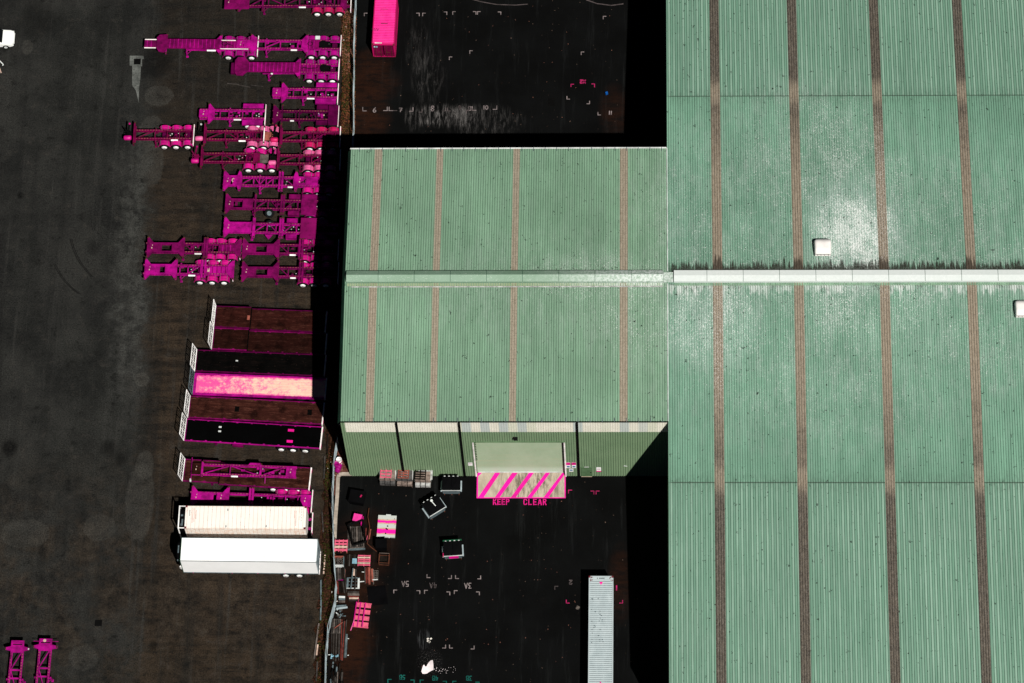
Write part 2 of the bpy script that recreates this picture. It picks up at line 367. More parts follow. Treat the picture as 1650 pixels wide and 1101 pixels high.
# ------------------------------------------------------------ warehouse
def roof_mat(name, tint):
    n = NT(name); X, Y, Z = n.sep()
    c = n.mix(n.rng(n.noise(.12, 4, .6), .3, .7), tuple(k * .86 for k in tint), tuple(k * 1.1 for k in tint))
    c = n.mix(n.rng(n.noise(9, 5, .8, n.map((1, .6, 1))), .35, .65, .22, 0), c, tuple(k * .4 for k in tint))
    # each sheet weathers a little differently
    sh = n.math('FLOOR', n.math('MULTIPLY', X, 1 / .98)); wn_ = n.t.nodes.new('ShaderNodeTexWhiteNoise'); wn_.noise_dimensions = '1D'; n.put(wn_.inputs['W'], sh)
    c = n.mix(n.rng(wn_.outputs[0], 0, 1, 0, .22, False), c, tuple(k * .72 for k in tint))
    c = n.mix(n.rng(n.noise(1.2, 5, .7, n.map((2.5, .12, 1))), .5, .75, 0, .4), c, (tint[0] * .55, tint[1] * .6, tint[2] * .55))
    # dirty trough middles, a weight for the ridge grime
    pan = n.math('ABSOLUTE', n.math('SUBTRACT', n.math('FRACT', n.math('MULTIPLY', X, 1 / .245)), .5))
    pan = n.rng(pan, .06, .0)
    # the outer sheets have paired pans, one coloured paler than the other
    out = n.rng(n.math('ABSOLUTE', n.math('SUBTRACT', Y, W / 2)), 21.6, 21.7); f2 = n.math('FRACT', n.math('MULTIPLY', X, 1 / .49))
    pale = n.math('MULTIPLY', n.rng(n.math('ABSOLUTE', n.math('SUBTRACT', f2, .70)), .26, .16), n.rng(n.noise(.9, 4, .7, n.map((1.2, .06, 1), (3, 3, 0))), .3, .6, .35, 1))
    c = n.mix(n.math('MULTIPLY', out, n.math('SUBTRACT', 1.0, pale)), c, tuple(k * .78 for k in tint)); c = n.mix(n.math('MULTIPLY', n.math('MULTIPLY', out, pale), .35), c, (.42, .55, .47))
    sag = n.rng(n.noise(1.0, 3, .6, n.map((1.1, .035, 1), (2, 8, 0))), .35, .65, .30, 0); c = n.mix(sag, c, tuple(k * .5 for k in tint))
    # white specks and soft pale haze, thickest in a few patches
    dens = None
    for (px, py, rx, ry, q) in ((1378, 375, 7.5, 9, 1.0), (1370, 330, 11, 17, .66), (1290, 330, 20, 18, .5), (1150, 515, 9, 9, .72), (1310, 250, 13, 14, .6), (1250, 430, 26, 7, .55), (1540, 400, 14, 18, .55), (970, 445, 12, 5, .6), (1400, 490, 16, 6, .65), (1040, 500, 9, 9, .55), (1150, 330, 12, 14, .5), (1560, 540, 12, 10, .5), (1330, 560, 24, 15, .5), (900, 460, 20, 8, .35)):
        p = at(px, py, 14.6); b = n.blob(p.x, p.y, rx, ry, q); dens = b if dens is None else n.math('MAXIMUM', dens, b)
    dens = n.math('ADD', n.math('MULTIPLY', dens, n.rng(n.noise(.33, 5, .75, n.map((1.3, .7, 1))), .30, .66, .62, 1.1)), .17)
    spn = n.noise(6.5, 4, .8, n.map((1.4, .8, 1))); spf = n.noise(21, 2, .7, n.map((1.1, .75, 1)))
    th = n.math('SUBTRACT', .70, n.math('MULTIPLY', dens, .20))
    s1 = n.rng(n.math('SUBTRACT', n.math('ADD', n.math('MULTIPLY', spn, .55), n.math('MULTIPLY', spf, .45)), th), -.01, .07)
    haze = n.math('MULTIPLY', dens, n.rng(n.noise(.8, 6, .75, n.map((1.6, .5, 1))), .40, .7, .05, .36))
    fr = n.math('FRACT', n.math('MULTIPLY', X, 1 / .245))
    ln = n.math('MAXIMUM', n.rng(n.math('ABSOLUTE', n.math('SUBTRACT', fr, .79)), .15, .05), n.math('MULTIPLY', n.rng(n.math('ABSOLUTE', n.math('SUBTRACT', fr, .20)), .08, .02), .35))  # rib shade painted in: dark line west of each rib, fainter one east
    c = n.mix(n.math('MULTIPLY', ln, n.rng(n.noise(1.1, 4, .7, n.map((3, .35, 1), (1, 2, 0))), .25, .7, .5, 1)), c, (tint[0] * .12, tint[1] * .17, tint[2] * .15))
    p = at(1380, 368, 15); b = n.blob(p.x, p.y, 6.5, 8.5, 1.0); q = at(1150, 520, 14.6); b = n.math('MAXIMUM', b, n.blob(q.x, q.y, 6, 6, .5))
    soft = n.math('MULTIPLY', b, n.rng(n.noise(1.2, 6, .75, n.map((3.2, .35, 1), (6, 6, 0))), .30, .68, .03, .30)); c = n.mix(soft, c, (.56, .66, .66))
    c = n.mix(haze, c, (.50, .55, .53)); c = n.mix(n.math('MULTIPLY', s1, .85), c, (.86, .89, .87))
    # dark specks
    ds = n.rng(n.noise(2.6, 4, .75, n.map((1, .8, 1), (5, 9, 0))), .635, .675, 0, .95); c = n.mix(ds, c, (.01, .014, .012))
    # black grime below the main ridge, running down the troughs
    dy = n.math('SUBTRACT', Y, W / 2)
    gx = n.noise(1.0, 4, .7, n.map((4.2, .25, 1), (3, 0, 0))); gl = n.math('MULTIPLY', gx, 4.2)
    east = n.rng(X, XM - .3, XM + .6)
    north = n.rng(n.math('SUBTRACT', n.math('SUBTRACT', gl, dy), .5), -.15, .45); north = n.math('MULTIPLY', north, n.rng(dy, .3, .6))
    north = n.math('MULTIPLY', north, n.rng(n.math('ADD', pan, n.noise(6, 4, .7)), .34, .58, .72, 1))
    south = n.rng(n.math('ADD', n.math('MULTIPLY', n.noise(1.2, 4, .7, n.map((1.3, .35, 1), (7, 1, 0))), 5.0), dy), 1.35, 1.75)
    south = n.math('MULTIPLY', south, n.math('MULTIPLY', n.rng(dy, -.5, -.8), n.rng(n.noise(7, 3, .7), .42, .6)))
    c = n.mix(n.math('MULTIPLY', n.math('MULTIPLY', n.math('MAXIMUM', north, n.math('MULTIPLY', south, .8)), east), .93), c, (.018, .012, .009))
    ws = n.math('MULTIPLY', n.math('MULTIPLY', n.rng(dy, -.75, -.95), n.rng(n.math('ADD', dy, n.math('MULTIPLY', n.noise(1.5, 4, .7, n.map((1.4, .3, 1), (4, 4, 0))), 5)), .6, 1.3)), n.rng(n.noise(.4, 3, .6, n.map((1, .1, 1))), .38, .6, .1, .8))
    c = n.mix(n.math('MULTIPLY', ws, n.math('MULTIPLY', east, n.rng(ln, .0, .6, .9, .15))), c, (.72, .76, .74))
    aw = n.math('MULTIPLY', n.rng(n.math('ABSOLUTE', dy), 2.4, .8), n.rng(n.noise(4, 5, .75), .56, .68, 0, .85)); c = n.mix(aw, c, (.03, .035, .025))
    # grime on the sheet laps
    for sy in (W / 2 + 21.65, W / 2 - 21.65):
        d = n.math('ABSOLUTE', n.math('SUBTRACT', Y, sy))
        lap = n.math('MAXIMUM', n.rng(d, .10, .03), n.math('MULTIPLY', n.rng(d, 1.4, .1), n.rng(n.noise(2, 4, .7, n.map((3, .6, 1))), .4, .75, 0, .6)))
        c = n.mix(n.math('MULTIPLY', lap, n.math('MULTIPLY', east, .75)), c, (.03, .045, .032))
    return n.done(c, .55, spec=.25)
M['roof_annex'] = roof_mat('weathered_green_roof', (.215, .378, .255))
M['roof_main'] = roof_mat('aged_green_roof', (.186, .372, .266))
def sky_mat(name, a, b, d):
    n = NT(name); X, Y, Z = n.sep()
    c = n.mix(n.rng(n.noise(2.5, 6, .75, n.map((2, .7, 1))), .35, .65), a, b)
    c = n.mix(n.rng(n.noise(9, 4, .8), .5, .68, 0, .8), c, d)
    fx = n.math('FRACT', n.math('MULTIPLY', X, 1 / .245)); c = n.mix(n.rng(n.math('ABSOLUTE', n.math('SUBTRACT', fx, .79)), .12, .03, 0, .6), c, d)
    gr = n.math('FRACT', n.math('MULTIPLY', Y, 1 / .30)); c = n.mix(n.rng(gr, .16, .02, 0, .35), c, d)
    c = n.mix(n.rng(n.noise(6, 3, .7, n.map((1, .6, 1), (2, 2, 2))), .70, .75, 0, .8), c, (.6, .58, .54))
    return n.done(c, .6, spec=.2)
M['sky_light'] = sky_mat('tan_fibreglass', (.275, .235, .175), (.36, .315, .245), (.10, .088, .07))
def sky_main():
    n = NT('grimy_brown_fibreglass'); X, Y, Z = n.sep()
    d = n.math('ABSOLUTE', n.math('SUBTRACT', Y, W / 2)); d = n.math('ADD', d, n.math('MULTIPLY', n.math('SUBTRACT', n.noise(.35, 6, .75), .5), 14))
    f = n.rng(d, 9, 25); lap = n.rng(n.math('ABSOLUTE', n.math('SUBTRACT', n.math('ABSOLUTE', n.math('SUBTRACT', Y, W / 2 + .4)), LAPD)), 2.2, .3)
    f = n.math('MULTIPLY', f, n.math('SUBTRACT', 1.0, n.math('MULTIPLY', lap, .85)))
    mot = n.rng(n.noise(2.6, 7, .8, n.map((2.2, .6, 1))), .35, .65)
    c = n.mix(f, n.mix(mot, (.215, .172, .125), (.335, .285, .215)), n.mix(mot, (.040, .034, .028), (.125, .105, .082)))
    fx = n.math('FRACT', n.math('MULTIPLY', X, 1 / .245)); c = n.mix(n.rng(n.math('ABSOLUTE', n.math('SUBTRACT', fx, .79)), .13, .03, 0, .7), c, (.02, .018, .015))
    c = n.mix(n.rng(n.math('ABSOLUTE', n.math('SUBTRACT', fx, .5)), .10, .02, 0, .35), c, (.34, .30, .24))
    c = n.mix(n.rng(n.noise(7, 5, .8), .50, .66, 0, .55), c, (.03, .026, .022))
    p = at(1420, 330, 14.6); b = n.blob(p.x, p.y, 6, 14, .5); q = at(1155, 540, 14.6); b = n.math('MAXIMUM', b, n.blob(q.x, q.y, 5, 9, .6))
    c = n.mix(n.math('MULTIPLY', n.rng(n.noise(11, 3, .75, n.map((1, .6, 1), (2, 2, 2))), .50, .62), n.math('ADD', b, .10)), c, (.62, .60, .56))
    dy = n.math('SUBTRACT', Y, W / 2); gr = n.rng(n.math('SUBTRACT', n.math('MULTIPLY', n.noise(1.0, 4, .7, n.map((4.2, .25, 1), (3, 0, 0))), 5.0), dy), .1, .9); gr = n.math('MULTIPLY', gr, n.rng(dy, .2, .5))
    c = n.mix(n.math('MULTIPLY', gr, .8), c, (.022, .015, .011))
    return n.done(c, .55, spec=.2)
LAPD = 21.65
M['sky_main'] = sky_main()
def wall_mat(name, a, b):
    n = NT(name)
    c = n.mix(n.rng(n.noise(.3, 5, .65), .3, .7), a, b); X, Y, Z = n.sep()
    low = n.math('MULTIPLY', n.rng(Z, 1.0, .15), n.rng(n.noise(5, 5, .8), .55, .66)); c = n.mix(low, c, (.42, .44, .36))
    c = n.mix(n.rng(n.noise(1.4, 5, .7, n.map((2.2, 1, .15))), .52, .75, 0, .3), c, tuple(k * .55 for k in a))
    fr = n.math('FRACT', n.math('MULTIPLY', X, 1 / .245)); c = n.mix(n.rng(n.math('ABSOLUTE', n.math('SUBTRACT', fr, .80)), .13, .04, 0, .8), c, (.02, .05, .025))  # shade of the wall ribs put into the colour as dark lines
    c = n.mix(n.rng(n.noise(11, 4, .8), .38, .62, .25, 0), c, tuple(k * .45 for k in a))
    c = n.mix(n.rng(n.noise(2.8, 2, .6), .755, .775), c, (.6, .6, .55))
    return n.done(c, .55, spec=.25)
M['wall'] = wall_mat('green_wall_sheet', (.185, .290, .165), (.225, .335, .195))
def band_mat():
    n = NT('translucent_wall_sheet'); X, Y, Z = n.sep()
    sh = n.math('FLOOR', n.math('MULTIPLY', X, 1 / .92)); wn_ = n.t.nodes.new('ShaderNodeTexWhiteNoise'); wn_.noise_dimensions = '1D'; n.put(wn_.inputs['W'], sh)
    c = n.mix(n.rng(n.noise(1, 4, .6), .3, .7), (.72, .70, .60), (.80, .78, .68))
    e = n.rng(X, 11.7, 11.9); c = n.mix(n.math('MULTIPLY', e, n.rng(wn_.outputs[0], .62, .66, 0, .75)), c, (.42, .50, .50))
    c = n.mix(n.math('MULTIPLY', e, n.rng(wn_.outputs[0], .22, .18, 0, .5)), c, (.58, .62, .48))
    return n.done(c, .5, spec=.2, k=.9)
M['band'] = band_mat()
def door_mat():
    n = NT('pale_green_shutter'); X, Y, Z = n.sep()
    c = n.mix(n.rng(n.noise(.5, 5, .65, n.map((1, 1, .5))), .3, .7), (.32, .42, .28), (.38, .47, .33))
    c = n.mix(n.rng(n.noise(1.2, 5, .7, n.map((.15, 1, 2.4))), .5, .75, 0, .35), c, (.46, .44, .28))
    c = n.mix(n.rng(n.noise(1.5, 5, .75, n.map((1, 1, 3))), .58, .72, 0, .5), c, (.24, .27, .17))
    c = n.mix(n.rng(Z, 1.7, .7, 0, .6), c, (.50, .62, .52))
    return n.done(c, .5, spec=.25)
M['door'] = door_mat()
def cap_mat(name, a, b, d):
    n = NT(name); c = n.mix(n.rng(n.noise(.5, 5, .65), .3, .7), a, b)
    c = n.mix(n.rng(n.noise(7, 4, .75), .56, .7, 0, .6), c, d)
    X, Y, Z = n.sep(); wst = n.math('MULTIPLY', n.rng(X, 17, 31, 0, 1), n.rng(n.noise(4, 5, .8), .36, .62, .1, .95))
    c = n.mix(wst, c, (.62, .68, .66)); return n.done(c, .5, spec=.25)
M['cap_green'] = cap_mat('green_ridge_capping', (.165, .275, .19), (.20, .315, .23), (.55, .62, .56))
M['cap_low'] = cap_mat('yellow_green_capping', (.23, .30, .17), (.28, .34, .22), (.5, .52, .42))
M['cap_white'] = cap_mat('white_ridge_capping', (.66, .72, .71), (.74, .78, .77), (.48, .55, .54))
M['cap_edge'] = paint('green_apron_paint', (.20, .33, .22), (.1, .12, .09), .6, .6, 2)

wh = thing('warehouse', 'large green corrugated warehouse with a long low gabled annex and brown skylight strips', 'warehouse', (0, 0, 0))
PITCH = .245
def prof(x0, x1):
    """rib profile across the roof: list of (x, dz)"""
    out = [(x0, 0)]; k = math.ceil((x0 + .06) / PITCH)
    while k * PITCH + .05 < x1:
        c = k * PITCH; out += [(c - .042, 0), (c - .018, .036), (c + .018, .036), (c + .042, 0)]; k += 1
    return out + [(x1, 0)]
def roof(name, x0, x1, y0, y1, mat, up=0.0, parent=wh):
    pr = prof(x0, x1); n = len(pr); vs = []
    for y in (y0, y1):
        for x, dz in pr: vs.append((x, y, zr(y) + dz + up))
    return MB().add(vs, [(i, i + 1, n + i + 1, n + i) for i in range(n - 1)]).build(name, mat, parent)
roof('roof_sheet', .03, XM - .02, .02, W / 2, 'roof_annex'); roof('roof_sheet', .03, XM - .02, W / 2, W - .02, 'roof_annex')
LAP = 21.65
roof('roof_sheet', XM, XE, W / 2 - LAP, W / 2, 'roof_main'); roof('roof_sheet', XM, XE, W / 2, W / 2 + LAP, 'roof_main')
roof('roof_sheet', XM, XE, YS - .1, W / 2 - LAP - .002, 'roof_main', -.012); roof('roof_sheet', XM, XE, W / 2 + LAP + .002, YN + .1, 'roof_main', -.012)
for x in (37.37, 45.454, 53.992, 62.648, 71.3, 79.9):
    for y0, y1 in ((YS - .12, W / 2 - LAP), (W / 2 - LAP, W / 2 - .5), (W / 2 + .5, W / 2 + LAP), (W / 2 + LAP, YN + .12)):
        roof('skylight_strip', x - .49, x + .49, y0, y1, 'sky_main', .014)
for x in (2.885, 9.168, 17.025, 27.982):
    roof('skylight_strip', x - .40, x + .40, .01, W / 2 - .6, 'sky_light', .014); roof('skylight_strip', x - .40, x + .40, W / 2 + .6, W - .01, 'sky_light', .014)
# barge capping down the annex west edge
for ya, yb in ((.0, W / 2), (W / 2, W)):
    MB().add([(.05, ya, zr(ya) + .05), (.05, yb, zr(yb) + .05), (.01, yb, zr(yb) + .03), (.01, ya, zr(ya) + .03), (-.30, ya, zr(ya) - .58), (-.30, yb, zr(yb) - .58)], [(0, 1, 2, 3), (3, 2, 5, 4)]).build('barge_capping', 'green_dark', wh)
MB().bar((XM - .01, 0, zr(0) + .045), (XM - .01, W / 2 - .7, zr(W / 2 - .7) + .045), .07, .03).build('flashing', 'lightgrey', wh)
MB().bar((XM - .01, W / 2 + .7, zr(W / 2) - .03), (XM - .01, W, zr(W) + .045), .07, .03).build('flashing', 'lightgrey', wh)
# ridge ventilators
def ridge(x0, x1, low, top, seam, name='ridge_capping', e=.30, r=.10):
    b = MB(); zb = zr(W / 2); hw = .62; y = W / 2
    sec = [(-hw, -.02), (-hw, e), (0, e + r), (hw, e), (hw, -.02)]
    vs = [(x, y + a, zb + c) for x in (x0, x1) for a, c in sec]
    b.add(vs, [(i, 5 + i, 6 + i, 1 + i) for i in range(4)] + [(0, 1, 2, 3, 4), (9, 8, 7, 6, 5)])
    o = b.build(name, top, wh)
    x = seam
    while x < x1:
        if x > x0 + .3: MB().bar((x, y - hw - .004, zb + e + .003), (x, y, zb + e + r + .004), .035, .02).bar((x, y, zb + e + r + .004), (x, y + hw + .004, zb + e + .003), .035, .02).build('capping_joint', 'green_dark', o)
        x += 3.62
    f = MB(); f.box(((x0 + x1) / 2, y - hw - .16, zb - .06 - .0), (x1 - x0 - .02, .30, .03), 0, ('X', SL)); f.build('apron_flashing', low, wh)
    return o
ridge(.2, 31.95, 'cap_low', 'cap_green', 3.4, e=.30, r=.34); ridge(33.0, XE, 'cap_edge', 'cap_white', 36.3)
MB().bar((.7, W / 2 - 1.02, zr(W / 2 - 1.02) + .045), (31.9, W / 2 - 1.02, zr(W / 2 - 1.02) + .045), .12, .02).build('ridge_trim', M['wrap'], wh)
MB().box((32.45, W / 2 - .05, zr(W / 2) + .06), (.95, 1.1, .10)).build('saddle_flashing', 'cap_green', wh)
# walls
def ribs_x(x0, x1, z0, z1, y, mat, name, face=-1, p=.245):
    pr = prof(x0, x1); n = len(pr)
    zs = (z0, z1)
    vs = [(x, y + face * dz, z) for z in zs for x, dz in pr]
    return MB().add(vs, [(i, i + 1, n + i + 1, n + i) for i in range(n - 1)]).build(name, mat, wh)
DX0, DX1, DZ = at(768.5, 766.5).x, at(911.2, 766.5).x, 8.55
BZ = 10.75
BZ = 11.0
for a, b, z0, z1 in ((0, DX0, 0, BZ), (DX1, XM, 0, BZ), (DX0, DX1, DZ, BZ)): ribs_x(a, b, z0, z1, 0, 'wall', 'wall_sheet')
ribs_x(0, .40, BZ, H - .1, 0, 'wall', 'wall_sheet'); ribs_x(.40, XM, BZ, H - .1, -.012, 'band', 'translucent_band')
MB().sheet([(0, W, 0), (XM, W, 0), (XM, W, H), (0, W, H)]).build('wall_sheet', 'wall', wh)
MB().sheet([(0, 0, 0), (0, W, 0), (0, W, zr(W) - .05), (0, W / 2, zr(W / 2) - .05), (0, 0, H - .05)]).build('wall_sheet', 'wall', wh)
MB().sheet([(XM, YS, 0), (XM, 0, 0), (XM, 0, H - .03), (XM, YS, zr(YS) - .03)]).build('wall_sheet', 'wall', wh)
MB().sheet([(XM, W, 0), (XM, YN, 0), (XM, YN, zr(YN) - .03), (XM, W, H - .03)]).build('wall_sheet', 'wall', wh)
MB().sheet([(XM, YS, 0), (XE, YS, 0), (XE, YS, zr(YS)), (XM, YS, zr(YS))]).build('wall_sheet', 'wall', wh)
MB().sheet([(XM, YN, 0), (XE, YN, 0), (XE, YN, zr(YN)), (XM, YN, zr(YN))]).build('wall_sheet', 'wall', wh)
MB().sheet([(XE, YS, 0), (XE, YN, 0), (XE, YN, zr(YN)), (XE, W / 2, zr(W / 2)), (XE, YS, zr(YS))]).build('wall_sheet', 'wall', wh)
# roller door, set back in its opening
RD = .42
dm = MB(); ns = 36; vs = []
for k in range(ns + 1):
    z = DZ * k / ns; vs += [(DX0 - .02, RD, z), (DX1 + .02, RD, z)]
    if k < ns: vs += [(DX0 - .02, RD - .022, z + DZ / ns * .5), (DX1 + .02, RD - .022, z + DZ / ns * .5)]
dm.add(vs, [(2 * i, 2 * i + 1, 2 * i + 3, 2 * i + 2) for i in range(2 * ns)]); rd = dm.build('roller_door', 'door', wh)
MB().box(((DX0 + DX1) / 2, RD - .05, .09), (DX1 - DX0 - .3, .05, .16)).build('bottom_rail', 'lightgrey', rd)
MB().box((DX0 + .03, RD / 2, DZ / 2), (.06, RD - .05, DZ)).build('door_jamb', 'sill', wh); MB().box((DX1 - .03, RD / 2, DZ / 2), (.06, RD - .05, DZ)).build('door_jamb', 'sill', wh)
MB().box((DX0 - .05, -.05, DZ / 2), (.14, .07, DZ)).build('door_frame', 'bumper', wh); MB().box((DX1 + .05, -.05, DZ / 2), (.14, .07, DZ)).build('door_frame', 'bumper', wh)
MB().box(((DX0 + DX1) / 2, RD / 2, DZ + .03), (DX1 - DX0, RD, .06)).build('door_head', 'sill', wh)
MB().box(((DX0 + DX1) / 2, -.05, DZ + .05), (DX1 - DX0 + .25, .06, .12)).build('door_frame', 'sill', wh)
tm = MB()
for k in range(13): tm.box((DX0 + .10, RD - .06, DZ - .25 - k * .42), (.16, .07, .07))
tm.build('door_guide', 'black', rd)
# downpipes, gutters, lamp
for x in (5.5426, 11.749, 23.396):
    MB().box((x, -.13, (H - .15) / 2), (.20, .16, H - .2)).build('downpipe', 'black', wh)  # black paints in the shade and shadow of a dark green pipe
gu = MB().box((XM / 2, -.05, H - .05), (XM, .08, .09)).build('gutter', 'black', wh)
gb = MB()
for k in range(27): gb.bar((.9 + k * 1.19, -.10, H + .06), (.9 + k * 1.19, .34, H + .095), .05, .03)
gb.build('gutter_bracket', 'bluegrey', gu)
gu = MB().box((XM / 2 - .05, W + .06, H - .03), (XM, .14, .10)).build('gutter', 'lightgrey', wh)
gb = MB()
for k in range(27): gb.bar((.9 + k * 1.19, W - .34, H + .095), (.9 + k * 1.19, W + .14, H + .06), .045, .03)
gb.build('gutter_bracket', 'bluegrey', gu)
p = at(831, 704, 9.5); lm = MB(); lx = p.x
lm.box((lx, -.22, 9.75), (.42, .34, .24), 0, ('X', .4)).bar((lx, 0, 9.75), (lx, -.2, 9.75), .06).build('wall_lamp', 'black', wh)
p = at(1009, 748, 2.6); MB().bar((p.x - .25, -.08, 2.75), (p.x + .1, -.08, 2.65), .05).build('wall_bracket', 'lightgrey', wh)
# personnel door beside the roller door
def wx(px, py=760): return at(px, py, 1.2).x
x0, x1 = at(936.8, 765.5).x, at(954, 765.5).x
pd = MB().box(((x0 + x1) / 2, -.05, 1.18), (x1 - x0, .06, 2.3)).build('personnel_door', 'sill', wh)
MB().box((x1 - .1, -.10, 1.1), (.10, .06, .10)).build('handle', 'black', pd); MB().box(((x0 + x1) / 2, -.06, .02), (x1 - x0, .1, .04)).build('threshold', 'pale_timber', pd)
# signs fixed to the wall
def sign(px, py, wpx, hpx, kind, label):
    z = 13.503 * (767 - py) / 88.0; x = at(px, py, z).x; wd = wpx / 15.9; ht = hpx / 6.6
    t = thing('sign', label, 'sign', (x, -.06, z))
    MB().box((0, 0, 0), (wd, .012, ht)).build('board', 'signwhite', t)
    yy = -.010
    if kind == 'danger':
        MB().box((0, yy, ht * .28), (wd * .98, .008, ht * .44)).build('pink_panel', 'signpink', t)
        f = MB()
        for k in range(4): f.box((-wd * .3 + k * wd * .2, yy - .006, ht * (.24 + .07 * (k % 2))), (wd * .11, .006, ht * .10))
        f.build('lettering', 'signink', t)
        MB().cyl((0, yy - .004, -ht * .24), (0, yy + .004, -ht * .24), wd * .38, 16).build('blue_disc', 'blue', t)
    elif kind == 'blue':
        MB().cyl((0, yy - .004, 0), (0, yy + .004, 0), wd * .38, 16).build('blue_disc', 'blue', t); MB().box((0, yy - .008, 0), (wd * .3, .006, ht * .16)).build('symbol', 'bluesheet', t)
    else:
        f = MB()
        for k in range(4): f.box((-wd * .27 + k * wd * .18, yy, ht * .1), (wd * .12, .006, ht * .16))
        f.build('lettering', 'markpink', t)
        if kind == 'foot': MB().box((0, yy, -ht * .40), (wd, .008, ht * .2)).build('pink_strip', 'signpink', t)
    return t
sign(757.8, 746.5, 7, 5, 'text', 'small white sign with pink lettering left of the roller door')
sign(915.6, 748.5, 7, 9, 'danger', 'pink topped safety sign with blue disc beside the roller door frame')
sign(924.7, 748.5, 7, 9, 'danger', 'pink topped safety sign with blue disc nearest the downpipe')
sign(920.4, 756.5, 7, 5, 'blue', 'small white sign with blue disc below the two pink topped signs')
sign(945.4, 753.5, 7.4, 5, 'text', 'white sign with pink lettering fixed to the small green door')
sign(964.8, 755.4, 7.5, 7, 'foot', 'white sign with a pink strip along its bottom, right of the small green door')
# roof ventilators
def hood(px, py, label):
    c = at(px, py, 15.2); c.z = zr(c.y)
    t = thing('roof_ventilator', label, 'ventilator', c, 0, 'white hooded roof ventilators')
    b = MB(); n, m = 16, 12; vs = []
    for j in range(m + 1):
        v = j / m; y = -.95 + 1.95 * v
        hw = .90 * (1 - .38 * max(0, (v - .70) / .30) ** 2.4) * (1 - .07 * (1 - v)); ht = .78 * (1 - max(0, (v - .55) / .45) ** 2.6 * .93) * (.72 + .28 * min(1, v / .25)) + .06
        for i in range(n + 1):
            u = -1 + 2 * i / n; vs.append((hw * (abs(math.sin(u * math.pi / 2)) ** .62) * (1 if u > 0 else -1), y, ht * max(0, 1 - abs(u) ** 5)))
    b.add(vs, [(j * (n + 1) + i, j * (n + 1) + i + 1, (j + 1) * (n + 1) + i + 1, (j + 1) * (n + 1) + i) for j in range(m) for i in range(n)])
    b.build('hood', M['hoodw'], t, smooth=True)
    MB().box((0, 0, .02), (1.5, 1.7, .10)).build('base_curb', 'lightgrey', t)
    fl = MB().box((0, -1.0, .42), (1.55, .10, .10)).build('front_flange', M['hoodw'], t)
    bl = MB()
    for x in (-.55, -.2, .15, .55): bl.box((x, -1.02, .475), (.07, .06, .02))
    bl.build('bolt', 'rusty', fl)
    return t
M['hoodw'] = paint('chalky_white_fibreglass', (.70, .68, .66), (.45, .38, .32), .5, .6, 2, .12)
hood(1326, 394.5, 'white hooded roof ventilator just above the white ridge')
hood(1650, 493.5, 'white hooded roof ventilator below the white ridge, cut off by the right edge')

# ------------------------------------------------------------ painted ground
M['tyremark'] = paint('tyre_rubber_mark', (.0115, .0115, .011), (.019, .019, .018), 1.0, .95, 2.2, .3, .02)
tk = MB()
for pl in (((113, 385), (117, 400), (126, 420), (138, 436), (148, 448)), ((86, 425), (98, 446), (113, 463), (128, 475))):
    for o_ in (0, 2.6):
        q = [Vector(at(x + o_, y)[:2]) for x, y in pl]; cur = []
        for i in range(len(q) - 1):
            for k in range(6):
                t_ = k / 6; p0, p1, p2, p3 = q[max(i - 1, 0)], q[i], q[i + 1], q[min(i + 2, len(q) - 1)]
                cur.append(.5 * ((2 * p1) + (p2 - p0) * t_ + (2 * p0 - 5 * p1 + 4 * p2 - p3) * t_ ** 2 + (3 * p1 - p0 - 3 * p2 + p3) * t_ ** 3))
        for a_, b_ in zip(cur, cur[1:]):
            d_ = (b_ - a_); nn = Vector((-d_.y, d_.x)).normalized() * .05
            tk.sheet([(a_.x - nn.x, a_.y - nn.y, .004), (b_.x - nn.x, b_.y - nn.y, .004), (b_.x + nn.x, b_.y + nn.y, .004), (a_.x + nn.x, a_.y + nn.y, .004)])
tag(tk.build('tyre_marks', 'tyremark'), kind='structure')
pp = [(768.5, 761.5), (911.5, 761.5), (911.5, 803), (768, 803)]
tag(flat('concrete_apron', pp[::-1], .012, 'concpad'), kind='structure')
st = MB()
def gq(mb, pts, z=.017): mb.sheet([tuple(at(x, y)[:2]) + (z,) for x, y in pts][::-1])
for b0, b1, t0, t1 in ((770.5, 779.5, 797.6, 806), (797.4, 805.2, 825.2, 834.2), (823.3, 831.3, 852.4, 860.2), (849.8, 857.2, 879.2, 886.4), (876, 884, 906, 911.3)):
    gq(st, [(t0, 762.2), (t1, 762.2), (b1, 801.6), (b0, 801.6)])
gq(st, [(768.6, 762.2), (776.6, 762.2), (768.4, 770)])
gq(st, [(768.4, 770.2), (770.4, 767.9), (770.4, 801.6), (768.1, 801.6)]); gq(st, [(909.4, 764.2), (911.4, 762.4), (911.5, 801.6), (909.4, 801.6)])
gq(st, [(768, 801.7), (911.5, 801.7), (911.5, 803.1), (768, 803.1)])
tag(st.build('hatched_markings', 'stripe'), kind='structure')

